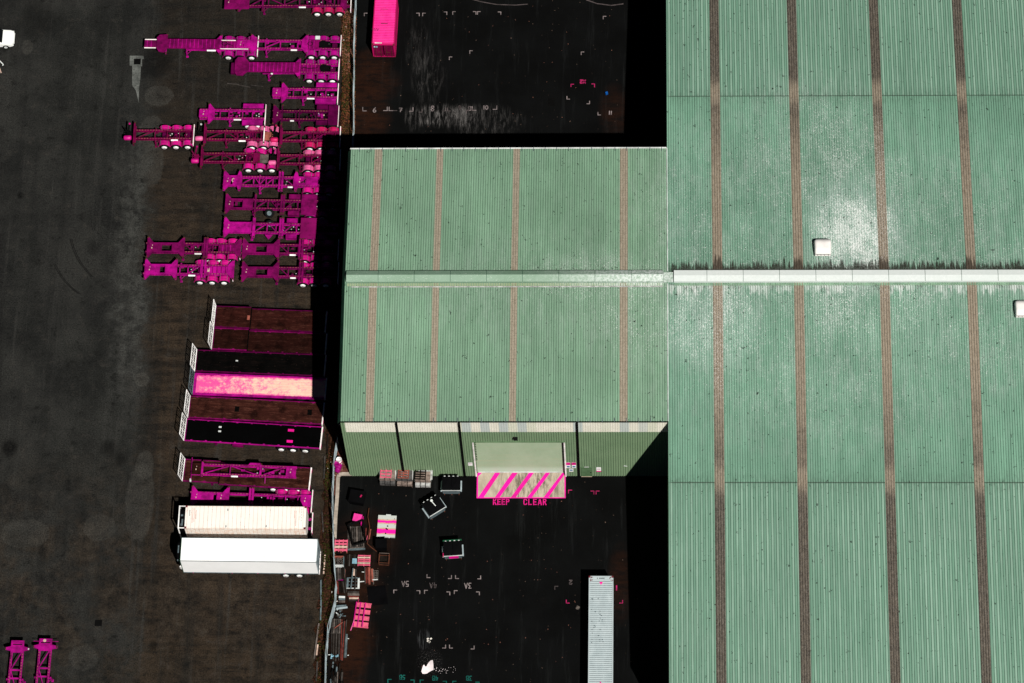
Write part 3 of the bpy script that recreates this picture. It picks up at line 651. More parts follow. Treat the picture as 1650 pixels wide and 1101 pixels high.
GL = {'0': [[(.5, 1), (.15, .8), (.1, .5), (.15, .2), (.5, 0), (.85, .2), (.9, .5), (.85, .8), (.5, 1)]], '1': [[(.5, 0), (.5, 1)]],
 '2': [[(.1, .78), (.3, 1), (.75, .98), (.85, .7), (.1, 0), (.9, 0)]], '3': [[(.1, 1), (.85, 1), (.45, .58), (.85, .4), (.7, .03), (.1, .05)]],
 '4': [[(.7, 0), (.7, 1)], [(.35, 1), (.1, .4), (.95, .4)]], '5': [[(.85, 1), (.2, 1), (.15, .58), (.7, .6), (.88, .3), (.6, .02), (.1, .05)]],
 '6': [[(.75, 1), (.3, .7), (.1, .3), (.4, 0), (.85, .12), (.85, .42), (.5, .55), (.15, .35)]], '7': [[(.1, 1), (.9, 1), (.4, 0)], [(.3, .5), (.85, .5)]],
 '8': [[(.5, .52), (.12, .72), (.3, .98), (.7, .98), (.88, .72), (.5, .52), (.1, .28), (.3, 0), (.7, 0), (.9, .28), (.5, .52)]], '9': [[(.85, .65), (.4, .5), (.12, .75), (.4, 1), (.85, .9), (.85, .6), (.6, 0)]],
 'A': [[(.05, 0), (.5, 1), (.95, 0)], [(.22, .38), (.78, .38)]], 'B': [[(.12, 0), (.12, 1), (.75, .95), (.75, .6), (.12, .52)], [(.7, .55), (.88, .3), (.7, .03), (.12, 0)]],
 'X': [[(.05, 0), (.95, 1)], [(.05, 1), (.95, 0)]],
 'K': [[(.14, 0), (.14, 1)], [(.30, .5), (.86, 1)], [(.36, .56), (.88, 0)]], 'E': [[(.14, 0), (.14, 1)], [(.3, .93), (.9, .93)], [(.3, .5), (.78, .5)], [(.3, .07), (.9, .07)]],
 'P': [[(.14, 0), (.14, 1)], [(.3, .93), (.72, .93), (.84, .74), (.72, .52), (.3, .52)]], 'C': [[(.9, .72), (.78, .93), (.58, .93)], [(.44, .93), (.25, .93), (.14, .78), (.14, .22), (.25, .07), (.44, .07)], [(.58, .07), (.78, .07), (.9, .28)]],
 'L': [[(.14, 0), (.14, 1)], [(.3, .07), (.9, .07)]], 'R': [[(.14, 0), (.14, 1)], [(.3, .93), (.72, .93), (.84, .74), (.72, .54), (.3, .54)], [(.5, .46), (.88, 0)]]}
GL['A2'] = [[(.08, 0), (.42, .95)], [(.58, .95), (.92, 0)], [(.32, .3), (.68, .3)]]
def stroke(mb, pts, wd, z):
    for a, b in zip(pts, pts[1:]):
        a, b = Vector(a), Vector(b); d = (b - a)
        if d.length < 1e-5: continue
        d.normalize(); nn = Vector((-d.y, d.x)) * wd / 2; a = a - d * wd * .3; b = b + d * wd * .3
        z += .00006
        mb.sheet([(a.x - nn.x, a.y - nn.y, z), (b.x - nn.x, b.y - nn.y, z), (b.x + nn.x, b.y + nn.y, z), (a.x + nn.x, a.y + nn.y, z)])
def text(mb, s, px, py, hpx, wpx, adv, wd, rot=0, z=.009):
    """hand-painted strokes centred on a place on the ground"""
    c = at(px, py); h = hpx / 14.2; cw = wpx / 15.7; ad = adv / 15.7; n = len(s); cs, sn = math.cos(rot), math.sin(rot)
    for i, ch in enumerate(s):
        for pl in GL['A2' if (ch == 'A' and wd == .105) else ch]:
            q = []
            for x, y in pl:
                X = (i - (n - 1) / 2) * ad + (x - .5) * cw; Y = (y - .5) * h
                q.append((c.x + X * cs - Y * sn, c.y + X * sn + Y * cs))
            stroke(mb, q, wd, z)
kc = MB(); text(kc, 'KEEP', 807.7, 808.8, 9.0, 5.6, 6.9, .105); text(kc, 'CLEAR', 862, 809, 9.2, 5.8, 7.75, .105)
tag(kc.build('keep_clear_lettering', 'keepclear'), kind='structure')
def corner(mb, px, py, dx, dy, a=5, b=5, wd=.085, z=.0085):
    c = at(px, py); c2 = at(px + dx * a, py); c3 = at(px, py + dy * b)
    stroke(mb, [(c.x, c.y), (c2.x, c2.y)], wd, z); stroke(mb, [(c.x, c.y), (c3.x, c3.y)], wd, z + .0001)
mw = MB(); mf = MB(); mp = MB(); mt = MB()
for t, px, py, h in (('6', 603.5, 177.5, 8), ('7', 645.5, 177.5, 6.5), ('8', 697, 175, 8.5)): text(mw, t, px, py, h, 6, 6, .085)
text(mf, '9', 740.5, 174, 7, 4.5, 6, .13); text(mw, '10', 782, 173.5, 6.5, 5, 4.6, .11); text(mw, '11', 983.5, 182, 6, 3, 3.2, .10, -.06)
for px, py, dx, dy in ((584.5, 179, 1, -1), (665.5, 179.5, -1, -1), (800.5, 176.5, -1, -1), (624, 178.5, -1, -1), (627, 178.5, 1, -1), (758.8, 178, -1, -1), (761, 178, 1, -1)): corner(mw, px, py, dx, dy, 6, 6)
for px, py, dx, dy in ((680, 181, -1, -1), (718, 179, -1, -1), (721, 179, 1, -1)): corner(mf, px, py, dx, dy)
gq(mf, [(618, 178), (640, 178), (640, 179), (618, 179)], .0082)
for px, py, dx, dy in ((587, 21.5, 1, 1), (675.6, 21.5, -1, 1), (681, 21.5, 1, 1), (720, 19.5, -1, 1), (729.5, 19, 1, 1), (767, 19, -1, 1), (769.5, 19, 1, 1), (807, 19.5, -1, 1), (972, 26.5, 1, 1), (936.5, 84, 1, 1), (757, 82, 1, 1), (724, 92, 1, 1), (913.5, 160, 1, -1), (950, 167.5, -1, -1), (963.5, 185.5, 1, -1)): corner(mw, px, py, dx, dy, 4.5, 4.5)
text(mp, 'X2', 939, 131.8, 5.5, 4.6, 4.8, .14, math.pi)
corner(mp, 920, 136, 1, 1, 4.5, 4); corner(mp, 958, 135.5, -1, 1, 4.5, 5)
for t, px, py in (('5A', 653, 941), ('4A', 698, 943.5), ('3A', 754, 944)): text(mw if t != '4A' else mf, t, px, py, 8, 5.2, 6, .08, math.pi + .05)
for px, py, dx, dy in ((634.5, 951, 1, 1), (676.5, 952, -1, 1), (684, 951.5, 1, 1), (724.8, 954, -1, 1), (732, 952, 1, 1), (772.5, 954, -1, 1), (688, 931, 1, -1), (727.5, 932.5, -1, -1), (734, 932.5, 1, -1), (774.5, 933, -1, -1), (718, 1044.5, -1, -1), (724.3, 1044.5, 1, -1), (764, 1046, -1, -1)): corner(mw, px, py, dx, dy, 5, 5)
for t, px, py in (('5B', 648, 1091.5), ('4B', 701, 1093), ('3B', 755.5, 1093)): text(mt, t, px, py, 6.5, 4.4, 5, .075, math.pi)
for px, py, dx, dy in ((625, 1095, 1, 1), (667.3, 1096, -1, 1), (677, 1096, 1, 1), (719.3, 1098, -1, 1), (729.5, 1098, 1, 1), (772, 1099.5, -1, 1)): corner(mt, px, py, dx, dy, 5.5, 6)
text(mf, '2', 919.5, 938.5, 6, 5, 5, .13, math.pi); text(mp, '1', 993.5, 947.5, 7, 4, 4, .13)
corner(mp, 912.5, 972, 1, -1, 5, 5); corner(mp, 1003.2, 972, -1, -1, 5, 4.5); corner(mf, 894, 945, 1, 1, 5, 5)
corner(mp, 916, 790, 1, 1, 5.5, 5); corner(mp, 957, 791.5, -1, 1); corner(mp, 960.5, 791.5, 1, 1)
for px, py, dx, dy in ((751.5, 178.5, 1, 1), (755, 172, 1, 1)): corner(mf, px, py, dx, dy, 4, 4)
# kerb line arc at the far north of the yard
ar = [tuple(at(880 + 70 * math.cos(a), -20 + 27 * math.sin(a))[:2]) for a in [math.radians(k) for k in range(20, 165, 8)]]
stroke(mf, [tuple(at(x, y)[:2]) for x, y in ((750, -4), (775, 3), (800, 7.5), (830, 8.5), (850, 7))], .10, .0086)
stroke(mf, [tuple(at(x, y)[:2]) for x, y in ((945, 0), (962, 6), (985, 9), (1004, 6.5))], .12, .0086)
tag(mw.build('white_bay_markings', 'markwhite'), kind='structure'); tag(mf.build('faded_bay_markings', 'markfaint'), kind='structure')
tag(mp.build('pink_bay_markings', 'markpink'), kind='structure'); tag(mt.build('teal_bay_markings', 'markteal'), kind='structure')
sp = MB(); sp.sheet([tuple(at(610 + x / 9.167, 1020 + y / 9.167)[:2]) + (.010,) for x, y in ((632, 570), (640, 540), (652, 500), (660, 478), (674, 470), (690, 498), (708, 496), (722, 466), (745, 432), (768, 410), (800, 402), (808, 450), (812, 545), (780, 560), (750, 575), (715, 600), (680, 606), (650, 604))][::-1])
for k in range(26):
    c = at(610 + R_(820, 1150) / 9.167, 1020 + R_(500, 600) / 9.167); r = R_(.012, .045); sp.sheet([(c.x + r * math.cos(a), c.y + r * math.sin(a), .010 + k * 1e-5) for a in (0, 1.3, 2.5, 3.8, 5.1)])
tag(sp.build('powder_spill', 'spill'), kind='structure')

# ------------------------------------------------------------ trailers
def wheel_mesh(y0, y1):
    b = MB(); r = .50; w_ = y1 - y0
    b.lathe_y([(.27, y0), (.44, y0 + .0), (r, y0 + w_ * .12), (r, y1 - w_ * .12), (.44, y1), (.27, y1), (.27, y0)], 26)
    return b.mesh('wheel', M['tyre'], True)
def rim_mesh(side):
    b = MB(); s = side
    b.lathe_y([(.30, 0), (.295, .035 * s), (.26, .075 * s), (.18, .115 * s), (.10, .13 * s), (.001, .13 * s)], 20)
    return b.mesh('rim', M['rim'], True)
def hub_mesh(side):
    b = MB(); b.cyl((0, .12 * side, 0), (0, .15 * side, 0), .085, 10, .06)
    for k in range(8):
        a = k * math.pi / 4; b.cyl((.15 * math.cos(a), .10 * side, .15 * math.sin(a)), (.15 * math.cos(a), .145 * side, .15 * math.sin(a)), .02, 5)
    return b.mesh('hub', M['hub'])
WM = {1: wheel_mesh(.66, 1.22), -1: wheel_mesh(-1.22, -.66)}
RM = {s: rim_mesh(s) for s in (1, -1)}; HM = {s: hub_mesh(s) for s in (1, -1)}
def wheels(t, x, pale=False):
    for s in (-1, 1):
        wl = link('wheel', WM[s], t, (x, 0, .50))
        link('rim', RM[s], wl, (0, 1.20 * s, 0)); link('hub', HM[s], wl, (0, 1.20 * s, 0))
    MB().cyl((x, -.7, .5), (x, .7, .5), .075, 8).build('axle', 'black', t)
GMESH = {}
def guard(t, x, mat):
    for s in (-1, 1):
        key = (mat, s)
        if key not in GMESH:
            b = MB(); n = 14; a0, a1 = math.radians(8), math.radians(172); y0, y1 = .60 * s, 1.13 * s; vs = []
            for i in range(n + 1):
                a = a0 + (a1 - a0) * i / n
                for (r, y) in ((.585, y0), (.60, (y0 * .7 + y1 * .3)), (.585, (y0 + y1) / 2), (.60, y0 * .3 + y1 * .7), (.585, y1), (.625, y1 + .005 * s), (.63, y1 + .06 * s), (.585, y1 + .06 * s)):
                    vs.append((r * math.cos(a), y, r * math.sin(a)))
            b.add(vs, [(i * 8 + j, i * 8 + j + 1, i * 8 + 9 + j, i * 8 + 8 + j) for i in range(n) for j in range(7)])
            GMESH[key] = b.mesh('mudguard', M[mat])
            GMESH[key + ('b',)] = MB().bar((0, .55 * s, .50), (0, 1.18 * s, .55), .03).mesh('guard_bracket', M['bluegrey'])
        gd = link('mudguard', GMESH[key], t, (x, 0, .50)); [link('guard_bracket', GMESH[key + ('b',)], gd, (q, 0, 0)) for q in (-.36, .36)]
LOCK = MB().box((0, 0, .04), (.14, .12, .08)).cyl((0, 0, .08), (0, 0, .14), .045, 8).mesh('twistlock', M['rusty'])
LOCKW = MB().box((0, 0, .04), (.14, .12, .08)).cyl((0, 0, .08), (0, 0, .14), .05, 8).mesh('twistlock', M['lightgrey'])
def bolster(t, x, z, mat, style='wing', hw=1.19, wd=.20, facing=1, inner=.50, white=0):
    b = MB()
    if style == 'wing':      # narrow at the ends, flared into the rails
        e = .55 * facing
        b.prism([(x, -hw), (x + .16, -hw), (x + .16 + max(e, 0), -inner), (x + .16 + max(e, 0), inner), (x + .16, hw), (x, hw), (x + min(e, 0), inner), (x + min(e, 0), -inner)] if abs(e) > 0 else [], z - .16, z + .02)
    elif style == 'bothwing':
        b.prism([(x - .08, -hw), (x + .10, -hw), (x + .28, -inner), (x + .28, inner), (x + .09, hw), (x - .07, hw), (x - .28, inner), (x - .28, -inner)], z - .16, z + .022)
    elif style == 'post':    # upright bulkhead bolster
        b.box((x, 0, z + .02), (wd, hw * 2, .34)); b.box((x + wd * .5 + .05, 0, z - .1), (.10, hw * 1.5, .12))
    else: b.box((x, 0, z - .075), (wd, hw * 2, .19))
    o = b.build('bolster', mat, t)
    for s in (-1, 1): link('twistlock', LOCKW if (white and s == white) else LOCK, o, (x + .05, s * (hw - .07), z + .02 if style != 'post' else z + .19))
    return o
def rails(t, x0, x1, z, mat, gap=.50, h=.34, drop=.10):
    for s in (-1, 1):
        b = MB(); y = s * gap
        b.box(((x0 + x1) / 2, y, z - .012), (x1 - x0, .15, .024)); b.box(((x0 + x1) / 2, y, z - h), (x1 - x0, .15, .026))
        b.box(((x0 + x1) / 2, y, z - h / 2 - .01), (x1 - x0, .02, h - .03))
        n = int((x1 - x0) / .30)
        for k in range(n): b.box((x0 + .2 + k * .30, y + s * .05, z - h / 2), (.02, .05, h - .05))
        rl = b.build('chassis_rail', mat, t)
        MB().box(((x0 + x1) / 2, y, z + .004), (x1 - x0 - .1, .085, .010)).build('wear_strip', 'wear', rl)
def legs(t, x, z, mat):
    for s in (-1, 1):
        b = MB().bar((x, .78 * s, z - .25), (x, .82 * s, .32), .13).bar((x, .82 * s, .36), (x, .82 * s, .08), .09).box((x, .84 * s, .05), (.26, .22, .06))
        b.bar((x + .05, .5 * s, z - .28), (x + .05, .82 * s, z - .55), .06).bar((x, .80 * s, .5), (x + .55, .52 * s, z - .3), .05)
        b.build('landing_leg', mat, t)
def gas_cylinder(t, x, z, mat):
    b = MB(); b.lathe_y([(.001, -.42), (.2, -.40), (.27, -.28), (.27, .28), (.2, .40), (.001, .42)], 14)
    o = b.build('air_tank', mat, t, (x, -.42, z + .02), math.pi / 2 + 0, smooth=True)
    return o

def wear_mat():
    n = NT('worn_rail_top'); co = n.t.nodes.new('ShaderNodeTexCoord').outputs['Object']; X, Y, Z = n.sep(co)
    fr = n.math('FRACT', n.math('MULTIPLY', X, 1 / .30)); d = n.math('MULTIPLY', n.rng(n.math('ABSOLUTE', n.math('SUBTRACT', fr, .5)), .26, .18), n.rng(n.noise(.9, 4, .7, n.map(loc=(3, 1, 0))), .4, .6, .1, 1))
    c = n.mix(n.rng(n.noise(3, 4, .7), .35, .65), (.05, .003, .02), (.20, .002, .08)); c = n.mix(d, c, (.26, .10, .05)); return n.done(c, .7, spec=.1)
M['wear'] = wear_mat()
def skel(label, p0, p1, hubs=(), mats=('magenta', 'guard_mag'), bol=(), cross=(), diag=(), plates=(), pair=(), bump=None, leg=None, sign_=None,
         box=None, fifth=None, tank=False, z=1.25, rail=None, wheelz=True, deck=None, extra=None, guard_=True, gap=.50, hw=1.19):
    o0, th, L = frame2(p0, p1, z); m, gmat = mats
    t = thing('container_trailer', label, 'trailer', o0, th, 'magenta container trailers parked in the yard')
    X = lambda px: (px - p0[0]) / (p1[0] - p0[0]) * L if not isinstance(px, str) else float(px)
    ra, rb = (X(rail[0]), X(rail[1])) if rail else (0.05, L - .05)
    rails(t, ra, rb, z, m, gap)
    for b_ in bol:
        px, style, *rest = b_; kw = rest[0] if rest else {}
        bolster(t, X(px), z + .03, kw.pop('mat', m) if kw else m, style, **{**dict(hw=hw), **kw})
    for px in pair:
        bolster(t, X(px), z + .05, m, 'bar', wd=.21, hw=hw)
    for px in cross: MB().box((X(px), 0, z - .10), (.10, 2 * gap - .16, .16)).build('crossmember', m, t)
    for xa, sa, xb, sb in diag: MB().bar((X(xa), sa * (gap - .1), z - .08), (X(xb), sb * (gap - .1), z - .08), .08, .10).build('diagonal_brace', m, t)
    for xa, xb, hwid, *h in plates:
        xa, xb = X(xa), X(xb); b = MB()
        if h and h[0]:
            ha, hb = X(h[0][0]), X(h[0][1]); hy = hwid * .74
            b.box(((xa + ha) / 2, 0, z + .015), (ha - xa, 2 * hwid, .03)); b.box(((hb + xb) / 2, 0, z + .015), (xb - hb, 2 * hwid, .03))
            for s in (-1, 1): b.box(((ha + hb) / 2, s * (hwid + hy) / 2, z + .015), (hb - ha, hwid - hy, .03))
        else: b.box(((xa + xb) / 2, 0, z + .015), (xb - xa, 2 * hwid, .03))
        pl = b.build('gooseneck_plate', h[1] if len(h) > 1 else m, t)
        d = MB(); k = MB()
        xm = xa + .35
        for q in range(3): d.box((xm + q * .42, (-.16, .1, -.05)[q] * hwid * 2, z + .042), (.26, hwid * (.9, .5, .7)[q], .03))
        if xb - xa > 1.6: d.build('stiffener_box', m, pl)
        k.box((xa + .45, -.1, z + .064), (.10, .14, .02)).box((xa + .5, .22, z + .062), (.05, .12, .016)); k.build('scuff_plate', 'pale_timber', pl)
    for px in hubs:
        wheels(t, X(px))
        if guard_: guard(t, X(px), gmat)
        if guard_: MB().box((X(px), 0, .72), (.5, .9, .16)).cyl((X(px) - .28, .3, .62), (X(px) + .28, .3, .62), .11, 8).cyl((X(px) - .3, -.22, .75), (X(px) + .1, -.22, .75), .09, 8).build('suspension', 'magenta_dark', t)
    if box:          # flat square guards over the axles
        xa, xb = X(box[0]), X(box[1])
        for s in (-1, 1):
            b = MB(); b.box(((xa + xb) / 2, s * 1.0, z - .06), (xb - xa, .56, .03)); b.box(((xa + xb) / 2, s * 1.265, z - .16), (xb - xa, .03, .22))
            b.box((xa + .01, s * 1.0, z - .2), (.03, .56, .28)); b.build('mudguard', m, t)
        for xx in (xa + .55, xb - .55): wheels(t, xx)
    if bump is not None:
        bx = X(bump); b = MB().box((bx, 0, z - .22), (.08, 2.44, .34)); o = b.build('rear_bumper', 'bumper', t)
        c = MB()
        for s in (-1, 1): c.box((bx + .045, s * .95, z - .24), (.02, .34, .14))
        c.build('tail_light', 'signpink', o)
    if leg is not None: legs(t, X(leg), z, m)
    if sign_: MB().box(((X(sign_[0]) + X(sign_[1])) / 2, -gap - .16, z - .12), (X(sign_[1]) - X(sign_[0]), .02, .18), 0, ('X', -.5)).build('marker_plate', 'signwhite', t)
    if sign_: MB().bar((X(sign_[0]) - .9, -gap - .12, z - .22), (X(sign_[1]) + .9, -gap - .12, z - .22), .06, .09).build('side_rail', m, t)
    if fifth is not None:
        b = MB().cyl((X(fifth), 0, z - .05), (X(fifth), 0, z + .10), .46, 18); b.prism([(X(fifth) + .1, -.36), (X(fifth) + .75, -.30), (X(fifth) + .75, -.12), (X(fifth) + .3, 0), (X(fifth) + .75, .12), (X(fifth) + .75, .30), (X(fifth) + .1, .36)], z - .02, z + .09)
        b.build('fifth_wheel', 'black', t)
    if tank:
        gas_cylinder(t, X(tank), z - .05, gmat)
        b = MB(); xx = X(tank)
        b.cyl((xx - .1, .25, z - .3), (xx + .2, .95, z + .55), .09, 8); b.cyl((xx - .1, .25, z + .0), (xx - .35, .55, z + .45), .07, 8); b.box((xx + .1, .15, z - .35), (.5, .6, .35)).bar((xx - .3, -.7, z - .2), (xx - .3, .7, z - .2), .06).bar((xx - .25, .1, z - .05), (xx + .5, .1, z - .05), .07)
        b.build('front_machinery', m if random.random() < .4 else 'black', t)
        c = MB(); c.cyl((xx + .2, .95, z + .55), (xx + .22, .97, z + .62), .11, 8); c.build('cap', 'lightgrey' if 'T8' in str(extra) else gmat, t)
    if rb - ra > 5.5:
        hs = MB(); pts = []
        for k in range(26):
            x = ra + .6 + (rb - ra - 1.4) * k / 25; pts.append((x, -.18 + .10 * math.sin(k * .9 + L) + .04 * math.sin(k * 2.3), z - .20 + .03 * math.sin(k * 1.7)))
        hs.tube(pts, .022, 5); hs.build('air_hose', 'rubber', t)
        for k in range(8): MB().box((R_(ra + (rb - ra) * .45, rb - .4), R_(-.34, .34), z - R_(.2, .4)), (R_(.12, .4), R_(.1, .3), R_(.1, .25))).build('valve_box', m, t)
        for k in range(4): MB().box((R_(ra + (rb - ra) * .5, rb - .4), R_(-.3, .3), z - R_(.12, .2)), (R_(.05, .12), R_(.04, .09), .06)).build('brake_fitting', 'lightgrey', t)
    return t, X, L

W_ = 'wing'; B_ = 'bar'; P_ = 'post'; BW = 'bothwing'
mg = ('magenta', 'guard'); md = ('magenta_dull', 'guard'); mk = ('magenta_dark', 'guard_mag'); cr = ('crimson', 'guard'); mm = ('magenta', 'guard_mag')
skel('skeletal container trailer cut off by the top edge of the photo', (362, 3), (566, 2.4), (511, 529, 547), ('magenta_dull', 'guard_red'), [(384, W_, dict(facing=1)), (424, B_), (557, W_, dict(facing=-1))],
     (433, 459, 483, 502, 520, 539, 552), [(405, -1, 424, 1), (434, 1, 458, -1), (459, -1, 482, 1), (521, 1, 538, -1)], [(362, 402, .95)], bump=565.5, leg=425, sign_=(482, 493))
# deck trailers with ribbed plate decks
def ribdeck(t, X, z, xa, xb, hwid, m, name='ribbed_deck'):
    a, b = X(xa), X(xb); d = MB().box(((a + b) / 2, 0, z - .06), (b - a, 2 * hwid, .12)); o = d.build(name, m, t)
    r = MB(); n = int((b - a) / .46)
    for k in range(n): r.box((a + .3 + k * (b - a - .4) / n, 0, z + .012 + .002), (.09, 2 * hwid - .1, .04))
    r.build('deck_rib', 'magenta' if m != 'magenta' else 'magenta_dull', o); return o
def hexplate(t, X, z, pts, m):
    return MB().prism([(X(px), y) for px, y in pts], z - .10, z + .03).build('front_plate', m, t)
t, X, L = skel('long ribbed deck trailer coupled to the trailer behind it, white edged front plate', (233, 71), (416.5, 73), (368, 386.5, 405.5), mm, [(268.5, B_, dict(wd=.12)), (355, W_, dict(facing=-1))],
     (), (), (), bump=415.5, leg=301, sign_=(334, 348), rail=(300, 415), fifth=None)
ribdeck(t, X, 1.42, 270, 354, .58, 'magenta_dull'); hexplate(t, X, 1.42, [(252.5, -.52), (257, -1.02), (266, -1.12), (270, -.6), (270, 1.0), (268, 1.12), (256.5, 1.05), (252.5, .72)], 'magenta_dull')
ribdeck(t, X, 1.30, 233, 252, .48, 'magenta_dull', 'coupling_plate')
eb = MB()
for s in (-1, 1): eb.box((X(242.5), s * .52, 1.32), (X(252) - X(233.5), .09, .06))
eb.build('white_edge_strip', 'bumper', t)
ribdeck(t, X, 1.24, 356, 404, .46, 'magenta_dull', 'rear_plate'); eb = MB()
for s in (-1, 1): eb.box((X(368 if s > 0 else 378), s * .53, 1.29), (X(380 if s > 0 else 402) - X(357), .07, .06))
eb.build('white_edge_strip', 'bumper', t)
hp = MB().tube([(X(362) + .3 * math.cos(a) - .0, .12 + .22 * math.sin(a), 1.32) for a in [k * .5 for k in range(13)]] + [(X(375), -.1, 1.32)], .035, 6); hp.build('air_hose', 'rubber', t)
t, X, L = skel('skeletal trailer with black coupling disc, coupled behind the long ribbed deck trailer', (381, 71), (549, 72), (501.5, 520, 538.5), mm, [(404, W_, dict(facing=1, inner=.5)), (494, W_, dict(facing=-1))],
     (428, 452, 480), [(428, -1, 452, 1), (430, 1, 444, 1)], [(381, 412, .50, (389, 393))], bump=549, leg=429, sign_=(469, 479), fifth=521, z=1.3)
ribdeck(t, X, 1.33, 495, 514, .56, 'magenta_dull', 'rear_plate'); MB().tube([(X(500) + .28 * math.cos(k * .55), .05 + .22 * math.sin(k * .55), 1.36) for k in range(14)], .03, 5).build('air_hose', 'rubber', t)
MB().box((X(511), .98, .95), (.5, .42, .3)).build('tool_box', 'lightgrey', t)
t, X, L = skel('short ribbed deck trailer with flared front plate and black coupling disc at the rear', (373, 109), (546, 110.5), (498.5, 517.5, 535.6), mm, [(482, W_, dict(facing=-1))],
     (), (), (), bump=546, leg=433, sign_=(437, 440), rail=(440, 545), fifth=522)
ribdeck(t, X, 1.42, 398, 482, .60, 'magenta_dull'); hexplate(t, X, 1.42, [(378.5, -.62), (382, -1.05), (392, -1.08), (399, -.6), (401, .62), (394, 1.2), (383, 1.2), (378.5, .8)], 'magenta_dull')
ribdeck(t, X, 1.24, 485, 516, .50, 'magenta_dull', 'rear_plate'); MB().box((X(376), 0, 1.0), (.5, 1.3, .3)).build('front_step', 'magenta_dark', t)
MB().tube([(X(486), -.1, 1.3), (X(490), .05, 1.31), (X(497), -.08, 1.31), (X(510), .0, 1.31), (X(512), .12, 1.31)], .035, 6).build('air_hose', 'rubber', t)
# small two-axle trailers
def small(label, p0, p1, m, x):
    f = p0[0]; d = lambda v: f + v
    return skel(label, p0, p1, (), (m, 'guard_mag'), [(d(14.5), W_, dict(facing=1))], (d(34), d(48), d(70), d(86)), [], [(f, d(14), .46)], bump=p1[0], leg=d(49), sign_=(d(56), d(68)), box=(d(70), d(103)), z=1.2)
t, X, L = small('small two axle skeletal trailer with flat square guards, its tail by the verge', (439, 149), (544.5, 150), 'magenta', 0)
MB().box((X(458), -.0, 1.12), (1.4, .06, .1)).build('centre_spine', 'magenta', t)
t, X, L = small('small two axle skeletal trailer with flat square guards, standing apart in the second row', (321, 183), (427.5, 184), 'magenta', 1)
MB().box((X(340), -.0, 1.12), (1.4, .06, .1)).build('centre_spine', 'magenta', t)
t, X, L = skel('dark magenta trailer with a solid full width rear platform', (438, 185), (545, 186), (), ('magenta_dark', 'guard_mag'), [(440, W_, dict(facing=1)), (454.5, B_, dict(wd=.12))],
     (477, 482, 509), [], [(440, 453, .46)], bump=545, leg=482, sign_=(468, 474), z=1.2, guard_=False)
b = MB().box((X(537), 0, 1.22), (X(544) - X(528), 2.44, .05)); 
for s in (-1, 1): b.prism([(X(510), s * 1.22), (X(528), s * 1.22), (X(528), s * .62), (X(523), s * .68), (X(510), s * .68)], 1.195, 1.243)
b.build('rear_platform', 'magenta_dark', t)
for xx in (515, 534): wheels(t, X(xx))
b = MB().box((X(514), .05, 1.06), (.3, .3, .2)).box((X(519), -.05, 1.06), (.25, .5, .2)); b.build('valve_boxes', 'magenta', t); MB().box((X(514), .06, 1.18), (.1, .1, .06)).build('blue_tap', 'blue', t); MB().box((X(522), .0, 1.18), (.14, .12, .06)).build('pale_tap', 'pale_timber', t)
# skeletal trailers with front machinery
t, X, L = skel('skeletal trailer with front air tank, standing furthest west in the yard', (200, 216.5), (313, 216.5), (264.6, 283.3, 302), cr, [(216.5, P_, dict(hw=1.32, wd=.16)), (310, B_, dict(wd=.1, hw=1.1))],
     (250, 269.5, 289, 299.5, 310), [(222, -1, 247, 1)], [], bump=312, leg=250.5, sign_=(276, 287), tank=206, rail=(219, 311))
t, X, L = skel('skeletal trailer with faded pink guards and slid out axles, behind the westernmost trailer', (314, 217.5), (446, 218), (406, 424.5, 440), ('crimson', 'guard_pale'), [(330, P_, dict(hw=1.32, wd=.16)), (425.5, B_, dict(wd=.1, hw=1.0, mat='bumper'))],
     (363, 383, 402.5, 412, 421), [(335, -1, 361, 1), (364, 1, 382, -1)], [], leg=364, sign_=(385, 396), tank=321, rail=(333, 424), extra='T8')
MB().box((X(433), 0, .98), (1.0, 1.0, .06)).build('sliding_bogie', 'rust_pallet', t)
t, X, L = skel('skeletal trailer with air tank and muddy axle plate, directly above the flat gooseneck trailers', (309, 253.5), (440, 254), (400, 419, 438), cr, [(325, P_, dict(hw=1.32, wd=.16)), (416.5, W_, dict(facing=-1, hw=.62))],
     (358, 378, 397, 410), [(330, -1, 356, 1), (359, 1, 377, -1)], [], leg=358.5, tank=314.5, rail=(328, 418))
MB().box((X(425), 0, .98), (.95, 1.0, .06)).build('sliding_bogie', 'grey_timber2', t)
t, X, L = skel('crimson skeletal trailer reaching into the annex shadow, its white tail bar in the sun', (437, 219.5), (548, 219.5), (499, 517, 536), ('crimson', 'guard_red'), [(452.5, P_, dict(hw=1.32, wd=.16))],
     (485, 505, 523, 540), [(458, -1, 484, 1), (506, -1, 524, 1)], [], bump=548, leg=486, tank=442, rail=(455, 547))
t, X, L = skel('skeletal trailer with pale pink guards, half lost in the annex shadow', (433, 256.5), (548, 256.5), (496, 514, 532), ('crimson', 'guard_pale'), [(448, P_, dict(hw=1.32, wd=.16))],
     (482, 502, 520), [(452, -1, 480, 1), (503, -1, 520, 1)], [], bump=548, leg=483, tank=439, rail=(451, 547))
t, X, L = skel('bright magenta trailer with winged plates and a rust holed plate over its axles', (358.5, 291), (545, 293), (495.5, 512.5, 530), ('magenta', 'guard'), [(360, W_, dict(facing=1)), (386, BW), (477, BW)],
     (409, 418, 429, 440, 474), [(390, -1, 407, 1), (411, 1, 419, -1), (419, -1, 428, 1), (430, -1, 441, 1), (457, 1, 471, -1)], [(360, 390, .62, (372, 375)), (476, 512, .52)], (450.5, 455), leg=418.5, sign_=(464, 472))
b = MB().prism([(X(485), .3), (X(489), .12), (X(494), .3), (X(492), 0), (X(494), -.3), (X(489), -.14), (X(485), -.3), (X(486.5), 0)], 1.285, 1.30).build('worn_opening', 'dark_timber', t)
